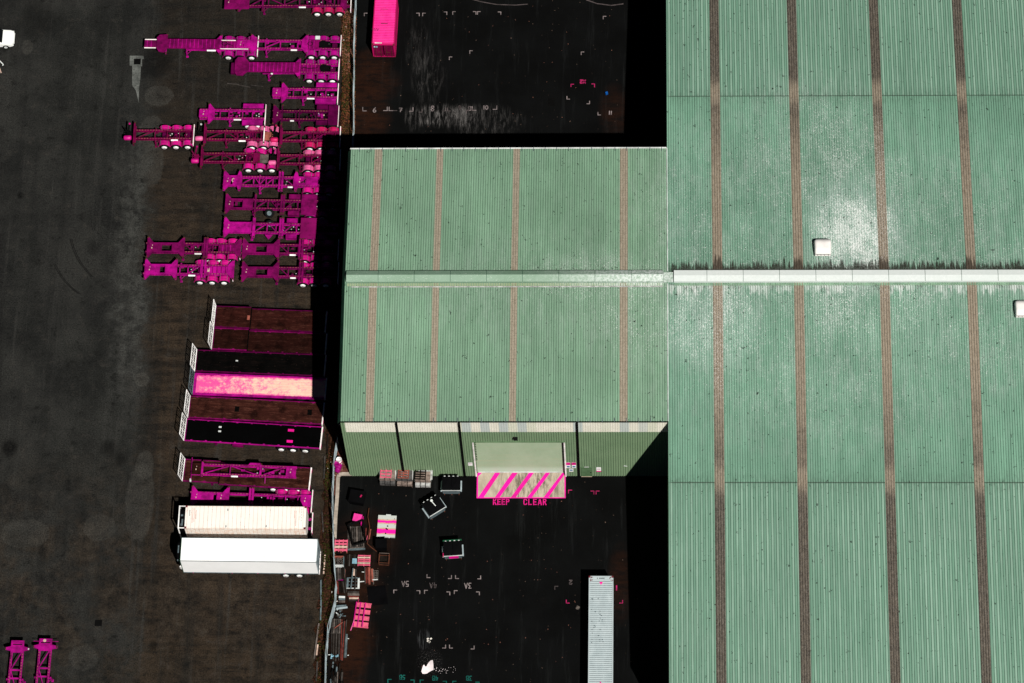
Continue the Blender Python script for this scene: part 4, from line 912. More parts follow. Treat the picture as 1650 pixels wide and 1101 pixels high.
b = MB().prism([(X(374.5), .28), (X(378), .2), (X(379), -.12), (X(375), -.22), (X(373.5), 0)], 1.285, 1.298).build('rust_scar', 'pale_timber', t); b2 = MB().prism([(X(375), .16), (X(376.4), .1), (X(376.2), -.1), (X(375), -.1)], 1.30, 1.305).build('worn_hole', 'dark_timber', t)
t, X, L = skel('flat gooseneck trailer with holed front plate and a spare wheel on its side', (362, 328), (545, 331), (500, 519), ('magenta_dull', 'guard_mag'), [(363, W_, dict(facing=1)), (411.5, B_)],
     (432, 447, 480), [(414, -1, 429, 1), (436, 1, 447, -1), (461, -1, 473, 1)], [(363, 408, .60, (376.5, 391))], (453.5, 457.5), leg=408, z=1.25)
plt = MB().box((X(498), 0, 1.27), (X(511) - X(486), 2.44, .05)).build('rear_platform', 'magenta_dull', t)
for s in (-1, 1): MB().box((X(474), s * .98, 1.0), (X(483) - X(465), .5, .45)).build('side_locker', 'magenta_dull', t)
def spare(x, y, zz):
    b = MB(); b.lathe_y([(.27, -.14), (.44, -.14), (.50, -.08), (.50, .08), (.44, .14), (.27, .14), (.27, -.14)], 22)
    o = b.build('spare_wheel', 'tyre', t, (x, y, zz), 0, True); o.rotation_euler = (math.radians(-62), 0, 0)
    MB().cyl((0, -.13, 0), (0, -.05, 0), .25, 16).build('rim', 'bluegrey', o); return o
spare(X(434.5), -.92, .92)
t, X, L = skel('flat gooseneck trailer with solid front plate, V shaped side bracket and oil stained platform', (359, 366), (545, 369), (500, 519), ('magenta', 'guard_mag'), [(360.5, W_, dict(facing=1)), (409, B_, dict(wd=.3))],
     (430.5, 445, 478), [(412, -1, 427, 1), (434, 1, 445, -1), (459, -1, 471, 1)], [(361, 405.5, .62)], (451.5, 455.5), leg=405, z=1.25)
plt = MB().box((X(497), 0, 1.27), (X(510) - X(484.5), 2.44, .05)).build('rear_platform', M['oil'] if 'oil' in M else paint('oil_stained_magenta', (.20, .003, .09), (.006, .003, .003), 1.0, .5, .7), t)
for s in (-1, 1): MB().box((X(470), s * .94, 1.0), (X(478) - X(461), .46, .45)).build('side_locker', 'magenta', t)
MB().prism([(X(427), -.72), (X(440), -.72), (X(433.5), -1.3)], 1.0, 1.08).build('side_bracket', 'magenta', t); spare(X(434), .62, .80)
mats_ = ('magenta_dull', 'guard')
t, X, L = skel('gooseneck trailer with flat panels between its rails, in the upper pair above the flatbeds', (234, 398.5), (388, 400), (337.8, 354.5, 374), ('magenta_dull', 'guard'), [(237, W_, dict(facing=1)), (294.7, W_, dict(facing=-1)), (386, W_, dict(facing=-1, hw=1.15))],
     (312, 326, 343, 353), [(297, 1, 311, -1)], [(238, 287, .56, (261, 277))], (329.5, 333.5), bump=387.5, leg=294, sign_=(314, 325))
ribdeck(t, X, 1.18, 354.5, 385, .40, 'magenta_dull', 'centre_panel')
t, X, L = skel('bright gooseneck trailer with white wheels in view, lowest of the pair left of the shadow', (230, 433.5), (376.5, 435), (322, 341.6, 361), ('magenta', 'guard'), [(233, W_, dict(facing=1)), (283, W_, dict(facing=-1)), (375, W_, dict(facing=-1, hw=1.15))],
     (290, 303, 323, 341, 352), [(304, -1, 321, 1)], [(234, 276, .58, (258, 266))], (325.5, 330.5), bump=376, leg=291, sign_=(304, 315))
ribdeck(t, X, 1.18, 331, 372, .40, 'magenta', 'centre_panel'); b = MB().prism([(X(334), -.25), (X(335), .2), (X(336), -.1), (X(337.5), .25), (X(338), -.25)], 1.225, 1.232).build('worn_marks', 'pale_timber', t)
t, X, L = skel('gooseneck trailer behind the panelled one, its rear axles in the annex shadow', (388, 400.5), (545, 402), (490.5, 508, 527), ('magenta_dull', 'guard'), [(390.5, W_, dict(facing=1)), (448, W_, dict(facing=-1))],
     (464.5, 481), [(451, 1, 464, -1)], [(391, 441, .56, (413, 430))], (483, 487.5), bump=545, leg=447, sign_=(467, 477))
t, X, L = skel('gooseneck trailer with one white wheel showing at the shadow edge, behind the bright one', (387, 437.5), (545, 439), (488, 506, 525), ('magenta_dull', 'guard'), [(389.5, W_, dict(facing=1)), (447, W_, dict(facing=-1))],
     (464.5, 481), [(451, 1, 464, -1)], [(390, 440, .56, (413, 431))], (483, 487.5), bump=545, leg=445, sign_=(468, 477))

# two trailers parked nose-up at the bottom left corner
def upright(label, p0, p1, m, white):
    o0, th, L = frame2(p0, p1, 1.25); t = thing('container_trailer', label, 'trailer', o0, th, 'magenta container trailers parked in the yard'); z = 1.25
    rails(t, .9, 12.2, z, m, .56); bolster(t, .75, z + .03, m, BW, hw=1.22, white=white)
    MB().box((.55, 0, z + .02), (1.3, 1.30, .05)).build('front_plate', m, t); MB().box((.14, 0, z + .06), (.12, 1.0, .05)).build('front_lip', m, t); MB().box((.32, 0, z + .048), (.10, .95, .006)).build('plate_slot', 'black', t)
    for x in (3.0, 5.8, 8.6, 11.4): MB().box((x, 0, z - .1), (.12, .98, .16)).build('crossmember', m, t)
    for a, sa, b, sb in ((1.2, .42, 2.95, -.45), (3.05, -.45, 5.75, .45), (5.9, .45, 8.5, -.45)): MB().bar((a, sa, z - .08), (b, sb, z - .08), .09, .1).build('diagonal_brace', m, t)
    legs(t, 3.9, z, m); MB().box((3.75, 0, z - .45), (.14, 1.1, .12)).build('leg_crossbar', m, t)
    for x in (9.2, 10.45, 11.7): wheels(t, x); guard(t, x, 'guard_mag')
    MB().box((12.2, 0, z - .2), (.08, 2.44, .32)).build('rear_bumper', 'bumper', t)
    return t
upright('skeletal trailer with one white lock, left of the two in the bottom left corner', (29, 1034), (21.5, 1110), 'magenta', 1)
t = upright('skeletal trailer with rusted front plate, right of the two in the bottom left corner', (74, 1031), (66.5, 1110), 'magenta', 0)
MB().cyl((.12, -.1, 1.335), (.12, -.1, 1.35), .16, 10).build('rust_scar', 'pale_timber', t); MB().bar((.12, -1.25, 1.1), (.12, 1.25, 1.1), .05).build('front_crossbar', 'magenta', t)

# ------------------------------------------------------------ flatbeds
def deck_mat(name, a, b, c_, shine=.7):
    n = NT(name); co = n.t.nodes.new('ShaderNodeTexCoord').outputs['Object']
    X, Y, Z = n.sep(co); pl = n.math('FLOOR', n.math('MULTIPLY', Y, 1 / .19)); wn_ = n.t.nodes.new('ShaderNodeTexWhiteNoise'); wn_.noise_dimensions = '1D'; n.put(wn_.inputs['W'], pl)
    c = n.mix(n.rng(wn_.outputs[0], 0, 1, 0, .8, False), a, b)
    c = n.mix(n.rng(n.noise(1.6, 6, .75, n.map((.45, 3, 1), vec=co)), .5, .72, 0, .95), c, c_)
    c = n.mix(n.rng(n.noise(.8, 5, .7, co), .54, .30, 0, .9), c, tuple(k * .2 for k in a))
    n_ = n.rng(n.noise(9, 3, .7, co), .70, .76, 0, .7); c = n.mix(n_, c, (.34, .2, .16))
    c = n.mix(n.rng(n.noise(14, 3, .75, n.map((.3, 1, 1), vec=co)), .35, .65, 0, .45), c, tuple(k * .35 for k in a))
    return n.done(c, shine, spec=.03)
M['deck_brown'] = deck_mat('red_brown_deck_boards', (.026, .0062, .0046), (.043, .0105, .008), (.10, .033, .024))
M['deck_brown2'] = deck_mat('worn_brown_deck_boards', (.034, .0095, .007), (.058, .017, .012), (.17, .062, .043))
M['deck_dark'] = deck_mat('dark_brown_deck_boards', (.016, .0042, .003), (.026, .0068, .005), (.055, .02, .014))
M['deck_black'] = deck_mat('blackened_deck_boards', (.0016, .0014, .0013), (.0024, .002, .0017), (.011, .006, .005))
M['tarp_black'] = paint('black_rubber_deck', (.0010, .0010, .0011), (.002, .002, .002), .3, .85)
def pink_deck():
    n = NT('flaking_pink_deck'); co = n.t.nodes.new('ShaderNodeTexCoord').outputs['Object']; X, Y, Z = n.sep(co)
    c = n.mix(n.rng(n.noise(.6, 5, .7, co), .35, .65), (.86, .52, .42), (.88, .62, .48))
    f = n.math('ADD', n.math('MULTIPLY', n.rng(X, 11.5, .0), .24), n.math('MULTIPLY', n.rng(n.math('ABSOLUTE', Y), .75, 1.15), .30))
    k = n.math('ADD', n.noise(1.9, 7, .75, co), f)
    c = n.mix(n.rng(k, .50, .76), c, (.82, .08, .34)); c = n.mix(n.rng(k, .88, .96), c, (.35, .005, .14))
    l = n.math('FRACT', n.math('MULTIPLY', Y, 1 / .28)); c = n.mix(n.rng(l, .14, .0, 0, .45), c, (.5, .22, .16))
    c = n.mix(n.rng(n.noise(6, 3, .7, co), .70, .75), c, (.2, .01, .08)); return n.done(c, .7, spec=.15)
M['deck_pink'] = pink_deck()
def gate(t, x, z, lean, m, hw=1.22, ht=1.55):
    """slatted headboard at the front of a flatbed"""
    b = MB(); P = lambda y, h: (x - lean * h / ht, y, z + h)
    o = MB().bar(P(-hw, 0), P(-hw + .04, ht), .07).bar(P(hw, 0), P(hw - .04, ht), .07).bar(P(-hw, ht), P(hw, ht), .07).bar(P(-hw, .06), P(hw, .06), .07).build('headboard', m, t)
    f = MB()
    for k in (-1, 1): f.bar(P(k * hw / 3, .05), P(k * hw / 3, ht), .06)
    f.bar(P(-hw, ht * .52), P(hw, ht * .52), .03)
    for q in (-1, 0, 1):
        for j in (-.5, .5): f.bar(P(q * hw * .667 + j * .28, .05), P(q * hw * .667 + j * .28, ht), .03)
    f.build('slats', m, o); return o
TIE = {k: MB().box((0, 0, 0), (.20, .10, .03)).mesh('tie_down', M[k]) for k in ('magenta', 'magenta_dull', 'magenta_dark')}
def flatbed(label, p0, p1, deck, rail_m, step=None, hubs=(), lean=.12, gm='white', hb=True, z=1.40, bump=None, tie=True, legpx=None, drop=.34):
    o0, th, L = frame2(p0, p1, z); t = thing('flatbed_trailer', label, 'trailer', o0, th, 'flatbed trailers parked side by side')
    X = lambda px: (px - p0[0]) / (p1[0] - p0[0]) * L
    segs = [(0, X(step), z), (X(step) + .002, L, z - drop)] if step else [(0, L, z)]
    for a, b, zz in segs:
        d = MB(); n = 13
        for k in range(n): d.box(((a + b) / 2, -1.14 + 2.28 * (k + .5) / n, zz - .03 + R_(-.004, .004)), (b - a - .02, 2.28 / n - .012, .06))
        d.box(((a + b) / 2, 0, zz - .085), (b - a - .05, 2.26, .04)); d.build('deck', deck, t)
        for s in (-1, 1):
            r = MB().box(((a + b) / 2, s * 1.19, zz - .06), (b - a, .09, .15)); ro = r.build('side_rail', rail_m, t)
            if tie:
                n = int((b - a) / 1.5)
                for k in range(n): link('tie_down', TIE[rail_m], ro, (a + .7 + k * 1.5, s * 1.12, zz + .012))
        for s in (-1, 1): MB().box(((a + b) / 2, s * .5, zz - .32), (b - a - .1, .14, .42)).build('chassis_beam', 'magenta_dark', t)
        e = MB().box((a + .03, 0, zz - .06), (.06, 2.40, .16)); e.build('front_beam', rail_m if a == 0 else 'deck_black', t)
    if step: MB().box((X(step), 0, z - drop / 2 - .02), (.03, 2.4, drop + .05)).build('step_face', 'deck_black', t)
    for px in hubs: wheels(t, X(px))
    if bump is not None:
        o = MB().box((L + .05, 0, segs[-1][2] - .14), (.12, 2.46, .36)).build('rear_bumper', 'bumper', t)
        c = MB()
        for s in (-1, 1): c.box((L + .115, s * .9, segs[-1][2] - .16), (.02, .4, .16))
        c.build('tail_light', 'signpink', o)
    if hb: gate(t, -.06, z - .02, lean, gm)
    legs(t, L * .22, segs[-1][2] - .1, 'magenta_dark')
    return t, X, L
t, X, L = flatbed('red brown drop deck flatbed with a closed white headboard, topmost of the flatbeds', (347, 510), (524, 516.5), 'deck_brown', 'magenta_dark', 403.6, (465, 485, 505), .05, bump=1)
MB().box((X(400.5), -.02, 1.42), (.28, .5, .05)).build('pale_patch', 'rust_pallet', t)
t, X, L = flatbed('dark brown drop deck flatbed with a bright magenta side rail, second from the top', (343.5, 545.5), (524, 552.5), 'deck_dark', 'magenta_dull', 399, (465, 485, 505), .18, bump=1)
t, X, L = flatbed('black decked flatbed between the dark brown one and the flaking pink one', (316.5, 581), (523, 589), 'deck_black', 'magenta_dark', 377, (465, 485, 505), .28, bump=1, drop=.03)
MB().box((X(381.5), .15, 1.39), (.24, .14, .03)).build('white_scrap', 'lightgrey', t)
t, X, L = flatbed('flatbed with a flaking pink and cream deck', (312.5, 618.5), (524, 626.5), 'deck_pink', 'magenta', None, (465, 485, 505), .20, 'bluegrey', bump=1)
cu = MB()
for s in (-1, 1): cu.box((L / 2, s * 1.13, 1.43), (L - .02, .16, .09))
cu.box((.12, 0, 1.44), (.26, 2.1, .09)); cu.build('raised_edge', 'magenta', t)
t, X, L = flatbed('long red brown planked flatbed just below the flaking pink deck', (305.5, 655.5), (520, 666.5), 'deck_brown2', 'magenta_dull', None, (458, 477, 497), .20, bump=1)
for px in (382, 499): MB().box((X(px), .0 if px < 400 else .05, 1.41), (.45, .62, .012)).build('dark_patch', 'deck_black', t)
t, X, L = flatbed('black rubber decked flatbed with two hot pink squares near its tail', (299.5, 692.5), (517, 705.5), 'tarp_black', 'magenta', None, (454, 473, 492.7), .26, bump=1)
for s in (-1, 1): MB().box((X(468), s * .62, 1.41), (.62, .28, .012)).build('pink_square', 'signpink', t)
for y in (.52, .04): MB().box((X(354), y, 1.41), (.28, .18, .012)).build('pale_square', 'lightgrey', t)
tl = MB().box((X(385), -1.25, .9), (1.1, .12, .4)).build('side_locker', 'magenta_dull', t)
t, X, L = flatbed('brown drop deck flatbed carrying a magenta chassis', (297, 757.5), (498.5, 769.5), 'deck_brown2', 'magenta_dull', 353.6, (441, 461.5, 481), .26, bump=1)
# chassis loaded on that flatbed
t, X, L = skel('magenta skeletal chassis loaded upside on the brown flatbed deck', (307.5, 755), (478.5, 760.5), (), ('magenta', 'guard'), [(326, B_, dict(hw=.82)), (420, B_, dict(hw=.74))],
     (371, 420, 462), [(331, -1, 369, 1), (373, 1, 412, -1), (425, -1, 456, 1)], [(309, 326, .64, None, 'deck_brown'), (461, 477, .58)], z=1.86, leg=None, sign_=(373, 384), gap=.52)
MB().prism([(X(398), .5), (X(402), .85), (X(419), .85), (X(421), .5)], 1.70, 1.82).build('upper_gusset', 'magenta', t)
MB().bar((X(309), -1.2, 1.70), (X(308), 1.25, 1.76), .07).build('front_bar', 'magenta', t); MB().bar((X(428), -.55, 1.72), (X(427.5), -1.15, 1.30), .09).build('folded_leg', 'magenta', t); MB().box((X(308.3), -1.2, 1.62), (.16, .3, .22)).build('lock_box', 'lightgrey', t)
t, X, L = skel('bright magenta skeletal trailer half hidden in the white container shadow', (305, 800), (503, 807), (451, 470, 489), mg, [(308, W_, dict(facing=1)), (366.5, W_, dict(facing=-1))],
     (440, 460, 480), (), [(309, 344, .5), (349, 359, .5), (484, 501, .62)], (402.5, 407), bump=502.5)

# ------------------------------------------------------------ shipping containers
def container(name, label, cat, p_corner_loc, rz, Lc, Hc, Wc, side, roofm, endm=None, group=None, ribp=.28, door_end=1):
    """corrugated steel box; local x along its length, doors at +x"""
    t = thing(name, label, cat, p_corner_loc, rz, group); h2 = Wc / 2; endm = endm or side
    n = int(Lc / ribp)
    def corr(y, s):
        vs = []; pts = [(0.08, 0)]
        for k in range(n): x0 = .12 + k * (Lc - .24) / n; d = (Lc - .24) / n; pts += [(x0 + d * .1, 0), (x0 + d * .3, -.036), (x0 + d * .6, -.036), (x0 + d * .8, 0)]
        pts.append((Lc - .08, 0)); m = len(pts)
        for z in (.16, Hc - .1): vs += [(x, y + s * dd, z) for x, dd in pts]
        return MB().add(vs, [(i, i + 1, m + i + 1, m + i) for i in range(m - 1)])
    for s in (-1, 1): corr(s * (h2 - .02), s).build('side_wall', side, t)
    vs = []; pts = [(.1, 0)]; nr = int(Lc / .215)
    for k in range(nr): x0 = .15 + k * (Lc - .3) / nr; d = (Lc - .3) / nr; pts += [(x0 + d * .10, 0), (x0 + d * .22, .05), (x0 + d * .62, .05), (x0 + d * .74, 0)]
    pts.append((Lc - .1, 0)); m = len(pts)
    for y in (-h2 + .10, h2 - .10): vs += [(x, y, Hc - .062 + dz) for x, dz in pts]
    MB().add(vs, [(i, i + 1, m + i + 1, m + i) for i in range(m - 1)]).build('roof', roofm, t)
    fr = MB()
    for s in (-1, 1):
        fr.box((Lc / 2, s * (h2 - .05), Hc - .04), (Lc - .2, .10, .08)); fr.box((Lc / 2, s * (h2 - .04), .08), (Lc - .2, .08, .16))
        for x in (.06, Lc - .06): fr.box((x, s * (h2 - .06), Hc / 2), (.12, .12, Hc - .24))
    for x in (.05, Lc - .05): fr.box((x, 0, Hc - .05), (.10, Wc - .24, .10)); fr.box((x, 0, .07), (.10, Wc - .24, .14))
    fr.box((.24, 0, Hc - .03), (.30, Wc - .22, .02)).box((Lc - .24, 0, Hc - .03), (.30, Wc - .22, .02))
    fr.box((.07, 0, Hc / 2), (.06, Wc - .24, Hc - .2)).box((Lc / 2, 0, .14), (Lc - .2, Wc - .2, .04)); fr.build('frame', side, t)
    cm = MB().box((0, 0, 0), (.19, .17, .13)).mesh('corner_casting', M['casting'])
    for x in (.09, Lc - .09):
        for y in (-h2 + .08, h2 - .08):
            for z in (.062, Hc - .055): link('corner_casting', cm, t, (x, y, z))
    for s in (-1, 1):
        d = MB().box((Lc - .05, s * Wc * .235, Hc / 2), (.05, Wc * .43, Hc - .32))
        for k in range(5): d.box((Lc - .018, s * Wc * .235, .38 + k * (Hc - .7) / 4), (.024, Wc * .40, (Hc - .7) / 4 * .55))
        do = d.build('door', endm, t)
        for q in (-.11, .11): MB().cyl((Lc + .03, s * Wc * .235 + q * Wc, .12), (Lc + .03, s * Wc * .235 + q * Wc, Hc - .12), .022, 6).build('lock_rod', 'rusty', do)
        MB().box((Lc + .035, s * Wc * .18, Hc * .42), (.03, .4, .05)).build('handle', 'rusty', do)
    return t
M['casting'] = paint('rusty_casting', (.16, .02, .03), (.05, .008, .012), .8, .8, 5)
M['cont_pink'] = paint('hot_pink_container_paint', (.80, .028, .26), (.42, .01, .12), .55, .5, .9, .2)
M['cont_pinkside'] = paint('pink_container_side', (.50, .006, .11), (.25, .006, .05), .4, .5, 1)
def rib_paint(name, a, b, line, pitch, dirt):
    n = NT(name); co = n.t.nodes.new('ShaderNodeTexCoord').outputs['Object']; X, Y, Z = n.sep(co)
    c = n.mix(n.rng(n.noise(.8, 5, .65, co), .3, .7), a, b)
    f = n.math('FRACT', n.math('MULTIPLY', n.math('SUBTRACT', X, .15), 1 / pitch))
    c = n.mix(n.math('MULTIPLY', n.rng(n.math('ABSOLUTE', n.math('SUBTRACT', f, .86)), .17, .06), n.rng(n.noise(2, 4, .7, n.map((.4, 1, 1), vec=co)), .3, .6, .55, 1)), c, line)
    c = n.mix(n.rng(n.noise(3.2, 6, .8, co), .58, .72, 0, .7), c, dirt); c = n.mix(n.rng(n.noise(5, 3, .7, co), .70, .74, 0, .8), c, line)
    return n.done(c, .5, spec=.2, k=.95)
M['roof_pink'] = rib_paint('hot_pink_container_roof', (.74, .018, .24), (.86, .045, .30), (.22, .003, .06), .2057, (.40, .012, .12))
M['roof_white'] = rib_paint('white_container_roof', (.36, .43, .45), (.44, .51, .53), (.09, .11, .12), .2123, (.26, .27, .27))
M['cont_end'] = paint('dark_crimson_container_end', (.17, .003, .045), (.06, .003, .02), .7, .5, 2, .4)
M['cont_white'] = paint('white_container_paint', (.43, .50, .52), (.20, .23, .24), .6, .55, 1.1, .12)
c0 = at(637.2, 73, 2.59); c1 = at(597, 72, 2.59); cc = (c0 + c1) / 2; top_ = (at(603.4, 0, 2.59) + at(640.0, 0, 2.59)) / 2
dv = cc - top_; rz = math.atan2(dv.y, dv.x); L6 = 6.06; wc = min(2.5, (c0 - c1).length)
org = Vector((cc.x, cc.y, 0)) - Vector((math.cos(rz), math.sin(rz), 0)) * L6
t = container('shipping_container', 'hot pink shipping container with its doors facing the annex', 'container', org, rz, L6, 2.59, 2.44, 'cont_pinkside', 'roof_pink', 'cont_end')
lb = MB()
for k in range(6): lb.box((L6 - .24, -.85 + k * .13 + .0, 2.59 - .012), (.13, .10, .004))
lb.build('lettering', 'signwhite', t)
b = MB().box((L6 + .008, -.82, 2.15), (.012, .42, .28)).build('sticker', 'bluesheet', t); MB().box((L6 + .018, -.90, 2.18), (.012, .16, .14)).build('sticker_patch', 'signwhite', b)
for yy, xx in ((-.1, 1.6), (0, 3.4)): MB().box((xx, yy, 2.585), (.06, .75, .012)).build('dark_scratch', 'rusty', t)
s_ = MB()
for k in range(3): stroke(s_, [(4.05 + .05 * k, -.55 - k * .28), (4.3, -.68 - k * .28)], .04, 2.592); stroke(s_, [(4.3, -.68 - k * .28), (4.0, -.78 - k * .28)], .04, 2.593)
s_.build('scrawl', 'blackink', t)
# white container at the bottom, its far end beyond the frame
a = (at(948.9, 928.3, 2.59) + at(988.2, 928.3, 2.59)) / 2; b_ = (at(947, 1101, 2.59) + at(988, 1101, 2.59)) / 2; dv = b_ - a; rz = math.atan2(dv.y, dv.x)
t = container('shipping_container', 'long white shipping container with pink arrow marks on its roof', 'container', Vector((a.x, a.y, 0)), rz, 12.19, 2.59, 2.44, 'cont_white', 'roof_white', ribp=.28)
for x, s in ((.80, 1), (12.19 - .85, -1)): MB().prism([(x - .16 * s, -.19), (x - .16 * s, .19), (x + .17 * s, 0)], 2.589, 2.597).build('arrow_mark', 'signpink', t)
lb = MB()
for k in range(8):
    if k != 1: lb.box((.24, -.36 + k * .095, 2.582), (.10, .07, .006))
lb.build('lettering', 'blackink', t)
sc = MB()
for k in range(30): x, y = R_(2.4, 7.2), -R_(.0, .95) * 0 + R_(-.95, .25) ; sc.prism([(x + R_(.02, .08) * math.cos(a_), -y * 0 + (y) + R_(.02, .11) * math.sin(a_)) for a_ in (0, 1.2, 2.5, 3.7, 5)], 2.578 + k * 1e-4, 2.581 + k * 1e-4)
so = sc.build('scuff_marks', 'bluegrey', t); so.scale = (1, 1, 1)
rs = MB()
for k in range(16): x, y = R_(.05, .5), random.choice((-1, 1)) * R_(.85, 1.15); rs.prism([(x + R_(.02, .10) * math.cos(a_), y + R_(.02, .07) * math.sin(a_)) for a_ in (0, 1.2, 2.5, 3.7, 5)], 2.582, 2.596 + k * 1e-4)
rs.build('rust_spots', 'casting', t)

# refrigerated container on a skeletal trailer
def reefer_mat():
    n = NT('rust_streaked_white'); co = n.t.nodes.new('ShaderNodeTexCoord').outputs['Object']; X, Y, Z = n.sep(co)
    c = n.mix(n.rng(n.noise(.7, 4, .6, co), .3, .7), (.69, .665, .62), (.74, .715, .67))
    l = n.math('ABSOLUTE', n.math('SUBTRACT', n.math('FRACT', n.math('MULTIPLY', X, 1 / .418)), .5))
    rib = n.rng(l, .06, .0); c = n.mix(n.math('MULTIPLY', rib, n.rng(n.noise(2, 4, .7, co), .3, .7, .55, 1)), c, (.36, .17, .11))
    c = n.mix(n.math('MULTIPLY', n.rng(l, .09, .03), n.rng(n.noise(4, 3, .7, co), .62, .68)), c, (.16, .03, .02))
    e = n.rng(n.math('ABSOLUTE', Y), 1.02, 1.22); c = n.mix(n.math('MULTIPLY', e, n.rng(n.noise(3, 5, .7, co), .4, .7, 0, .7)), c, (.62, .38, .26))
    d = n.rng(n.math('ABSOLUTE', n.math('SUBTRACT', X, 6)), 4.9, 6.1); c = n.mix(n.math('MULTIPLY', d, n.rng(n.noise(5, 5, .75, co), .54, .7, 0, .6)), c, (.45, .16, .09))
    return n.done(c, .5, spec=.2, k=1)
M['reefer'] = reefer_mat()
o0, th, L = frame2((298.2, 833.2), (495.6, 834.6), 4.1)
sk, Xs, Ls = skel('skeletal trailer under the white refrigerated container', (288, 842), (503, 843.5), (440, 459, 478), mg, [(300, B_), (494, B_)], (330, 380, 420), (), (), bump=503, leg=340, z=1.4)
zb = 1.46; Hr = 2.64
t = thing('refrigerated_container', 'rust streaked white refrigerated container with black machinery in its open front frame', 'container', Vector((o0.x, o0.y, zb)) - Vector((math.cos(th), math.sin(th), 0)) * .0, th)
Lr = 12.19; b = MB().box((Lr / 2, 0, Hr / 2 + .08), (Lr, 2.42, Hr - .16)); b.build('body', 'reefer', t)
rb = MB()
k = 0.209
while k < Lr: rb.box((k, 0, Hr + .006), (.05, 2.3, .014)); k += .418
rb.build('roof_rib', 'reefer', t)
for s in (-1, 1):
    r_ = MB(); k = .209
    while k < Lr - .1: r_.bar((k, s * 1.216, .2), (k, s * 1.216, Hr - .1), .045, .03); k += .418
    r_.build('side_rib', 'reefer', t)
MB().box((Lr / 2, -1.2, .06), (Lr, .12, .14)).build('bottom_rail', paint('amber_rusted_rail', (.24, .09, .03), (.06, .02, .01), .7, .8, 3), t)
un = MB().box((-.30, .0, 1.25), (.5, 1.9, 2.1)); un.build('cooling_unit', 'binblack', t)
mc = MB().box((-.36, .3, 2.33), (.22, .16, .1)).box((-.3, -.35, 2.32), (.16, .5, .06)).cyl((-.35, -.7, 2.3), (-.35, -.7, 2.36), .14, 12); mc.build('machinery', 'bluegrey', t)
f = MB().bar((-.62, -1.2, 0), (-.62, -1.2, Hr), .1).bar((-.62, 1.2, 0), (-.62, 1.2, Hr), .1).bar((-.62, -1.2, Hr - .03), (-.62, 1.2, Hr - .03), .11)
for s in (-1, 1): f.bar((-.62, s * 1.18, Hr - .03), (.0, s * 1.18, Hr - .03), .08)
f.build('front_frame', 'white', t)
cm = MB().box((0, 0, 0), (.19, .17, .13)).mesh('corner_casting', M['casting'])
for x in (.09, Lr - .09):
    for y in (-1.14, 1.14): link('corner_casting', cm, t, (x, y, Hr - .02))
ri = MB()
for x0, cnt in ((.75, 12), (.92, 11), (1.1, 7), (Lr - 1.0, 12), (Lr - 1.15, 6)):
    for k in range(cnt): ri.box((x0 + R_(-.01, .01), (.95 if x0 < 1.0 else .7) - k * .14, Hr + .016), (.07, .10, .005))
ri.build('lettering', 'redink', t)
for k in range(5): MB().box((.45, .7 - k * .13, Hr + .016), (.07, .08, .005)).build('letter', 'bluegrey', t); MB().box((Lr - .45, .9 - k * .3, Hr + .016), (.04, .08, .005)).build('letter', 'bluegrey', t)
dk = MB()
for xx, yy in ((4.25, .85), (4.15, -.95), (8.2, -.9)): dk.prism([(xx, yy - .2), (xx + .09, yy - .1), (xx + .05, yy + .12), (xx - .02, yy + .02)], Hr + .014, Hr + .019)
dk.build('scuff_marks', 'bluegrey', t)
# white van trailer
M['van_white'] = paint('clean_white_panel', (.86, .87, .87), (.7, .72, .72), .3, .35, .6, .06)
o0, th, L = frame2((291.8, 885.2), (510.2, 887.6), 4.25)
t = thing('van_trailer', 'clean white box van trailer with black nose unit, lowest of the parked row', 'trailer', o0, th)
zt, zb, hw = 4.25, 1.15, 1.25
MB().box((L / 2, 0, (zt + zb) / 2), (L, hw * 2, zt - zb)).build('body', 'van_white', t)
for s in (-1, 1): MB().bar((0, s * (hw - .0), zt + .0), (L, s * (hw - .0), zt + .0), .06, .035).build('roof_edge', 'bluegrey', t); MB().box((L / 2, s * (hw + .0), zb + .03), (L, .05, .16)).build('bottom_rail', 'bluegrey', t)
MB().box((-.02, 0, (zt + zb) / 2), (.06, hw * 2 + .05, zt - zb + .05)).build('front_frame', 'green_dark', t)
nb = MB(); nb.prism([(-.05, -.95), (-.38, -.85), (-.46, -.4), (-.46, .4), (-.38, .85), (-.05, .95)], 2.1, 4.0); nb.build('nose_unit', 'binblack', t)
mc = MB().box((-.35, -.85, 3.6), (.1, .3, .1)).box((-.3, .1, 4.02), (.12, .8, .04)); mc.build('nose_fittings', 'bluegrey', t)
MB().prism([(-.05, -.9), (-.30, -1.15), (-.05, -1.25)], 1.9, 2.5).build('white_fairing', 'white', t)
for s in (-1, 1):
    d = MB().box((L + .03, s * hw * .5, (zt + zb) / 2 - .05), (.06, hw - .06, zt - zb - .3)); do = d.build('rear_door', 'galv', t)
    for q in (-.2, .25): MB().cyl((L + .09, s * hw * .5 + q, zb + .2), (L + .09, s * hw * .5 + q, zt - .3), .03, 6).build('lock_rod', 'bluegrey', do)
fr = MB().box((L + .02, 0, zt - .09), (.10, 2 * hw, .14)).box((L + .02, -hw + .06, (zt + zb) / 2), (.10, .12, zt - zb)).box((L + .02, hw - .06, (zt + zb) / 2), (.10, .12, zt - zb)).build('rear_frame', 'galv', t)
MB().box((L + .05, 0, zb - .15), (.12, 2.4, .22)).build('rear_bumper', 'bumper', t)
for px in (462, 484): wheels(t, (px - 291.8) / (510.2 - 291.8) * L - .35)
legs(t, 4.4, zb, 'black'); MB().box((L / 2, 0, zb - .12), (L - 1, 1.0, .24)).build('chassis', 'black', t)
mk_ = MB()
for s in (.07, .36, .55, .75, .92): mk_.box((L * s, -hw - .03, zb + .03), (.09, .02, .05))
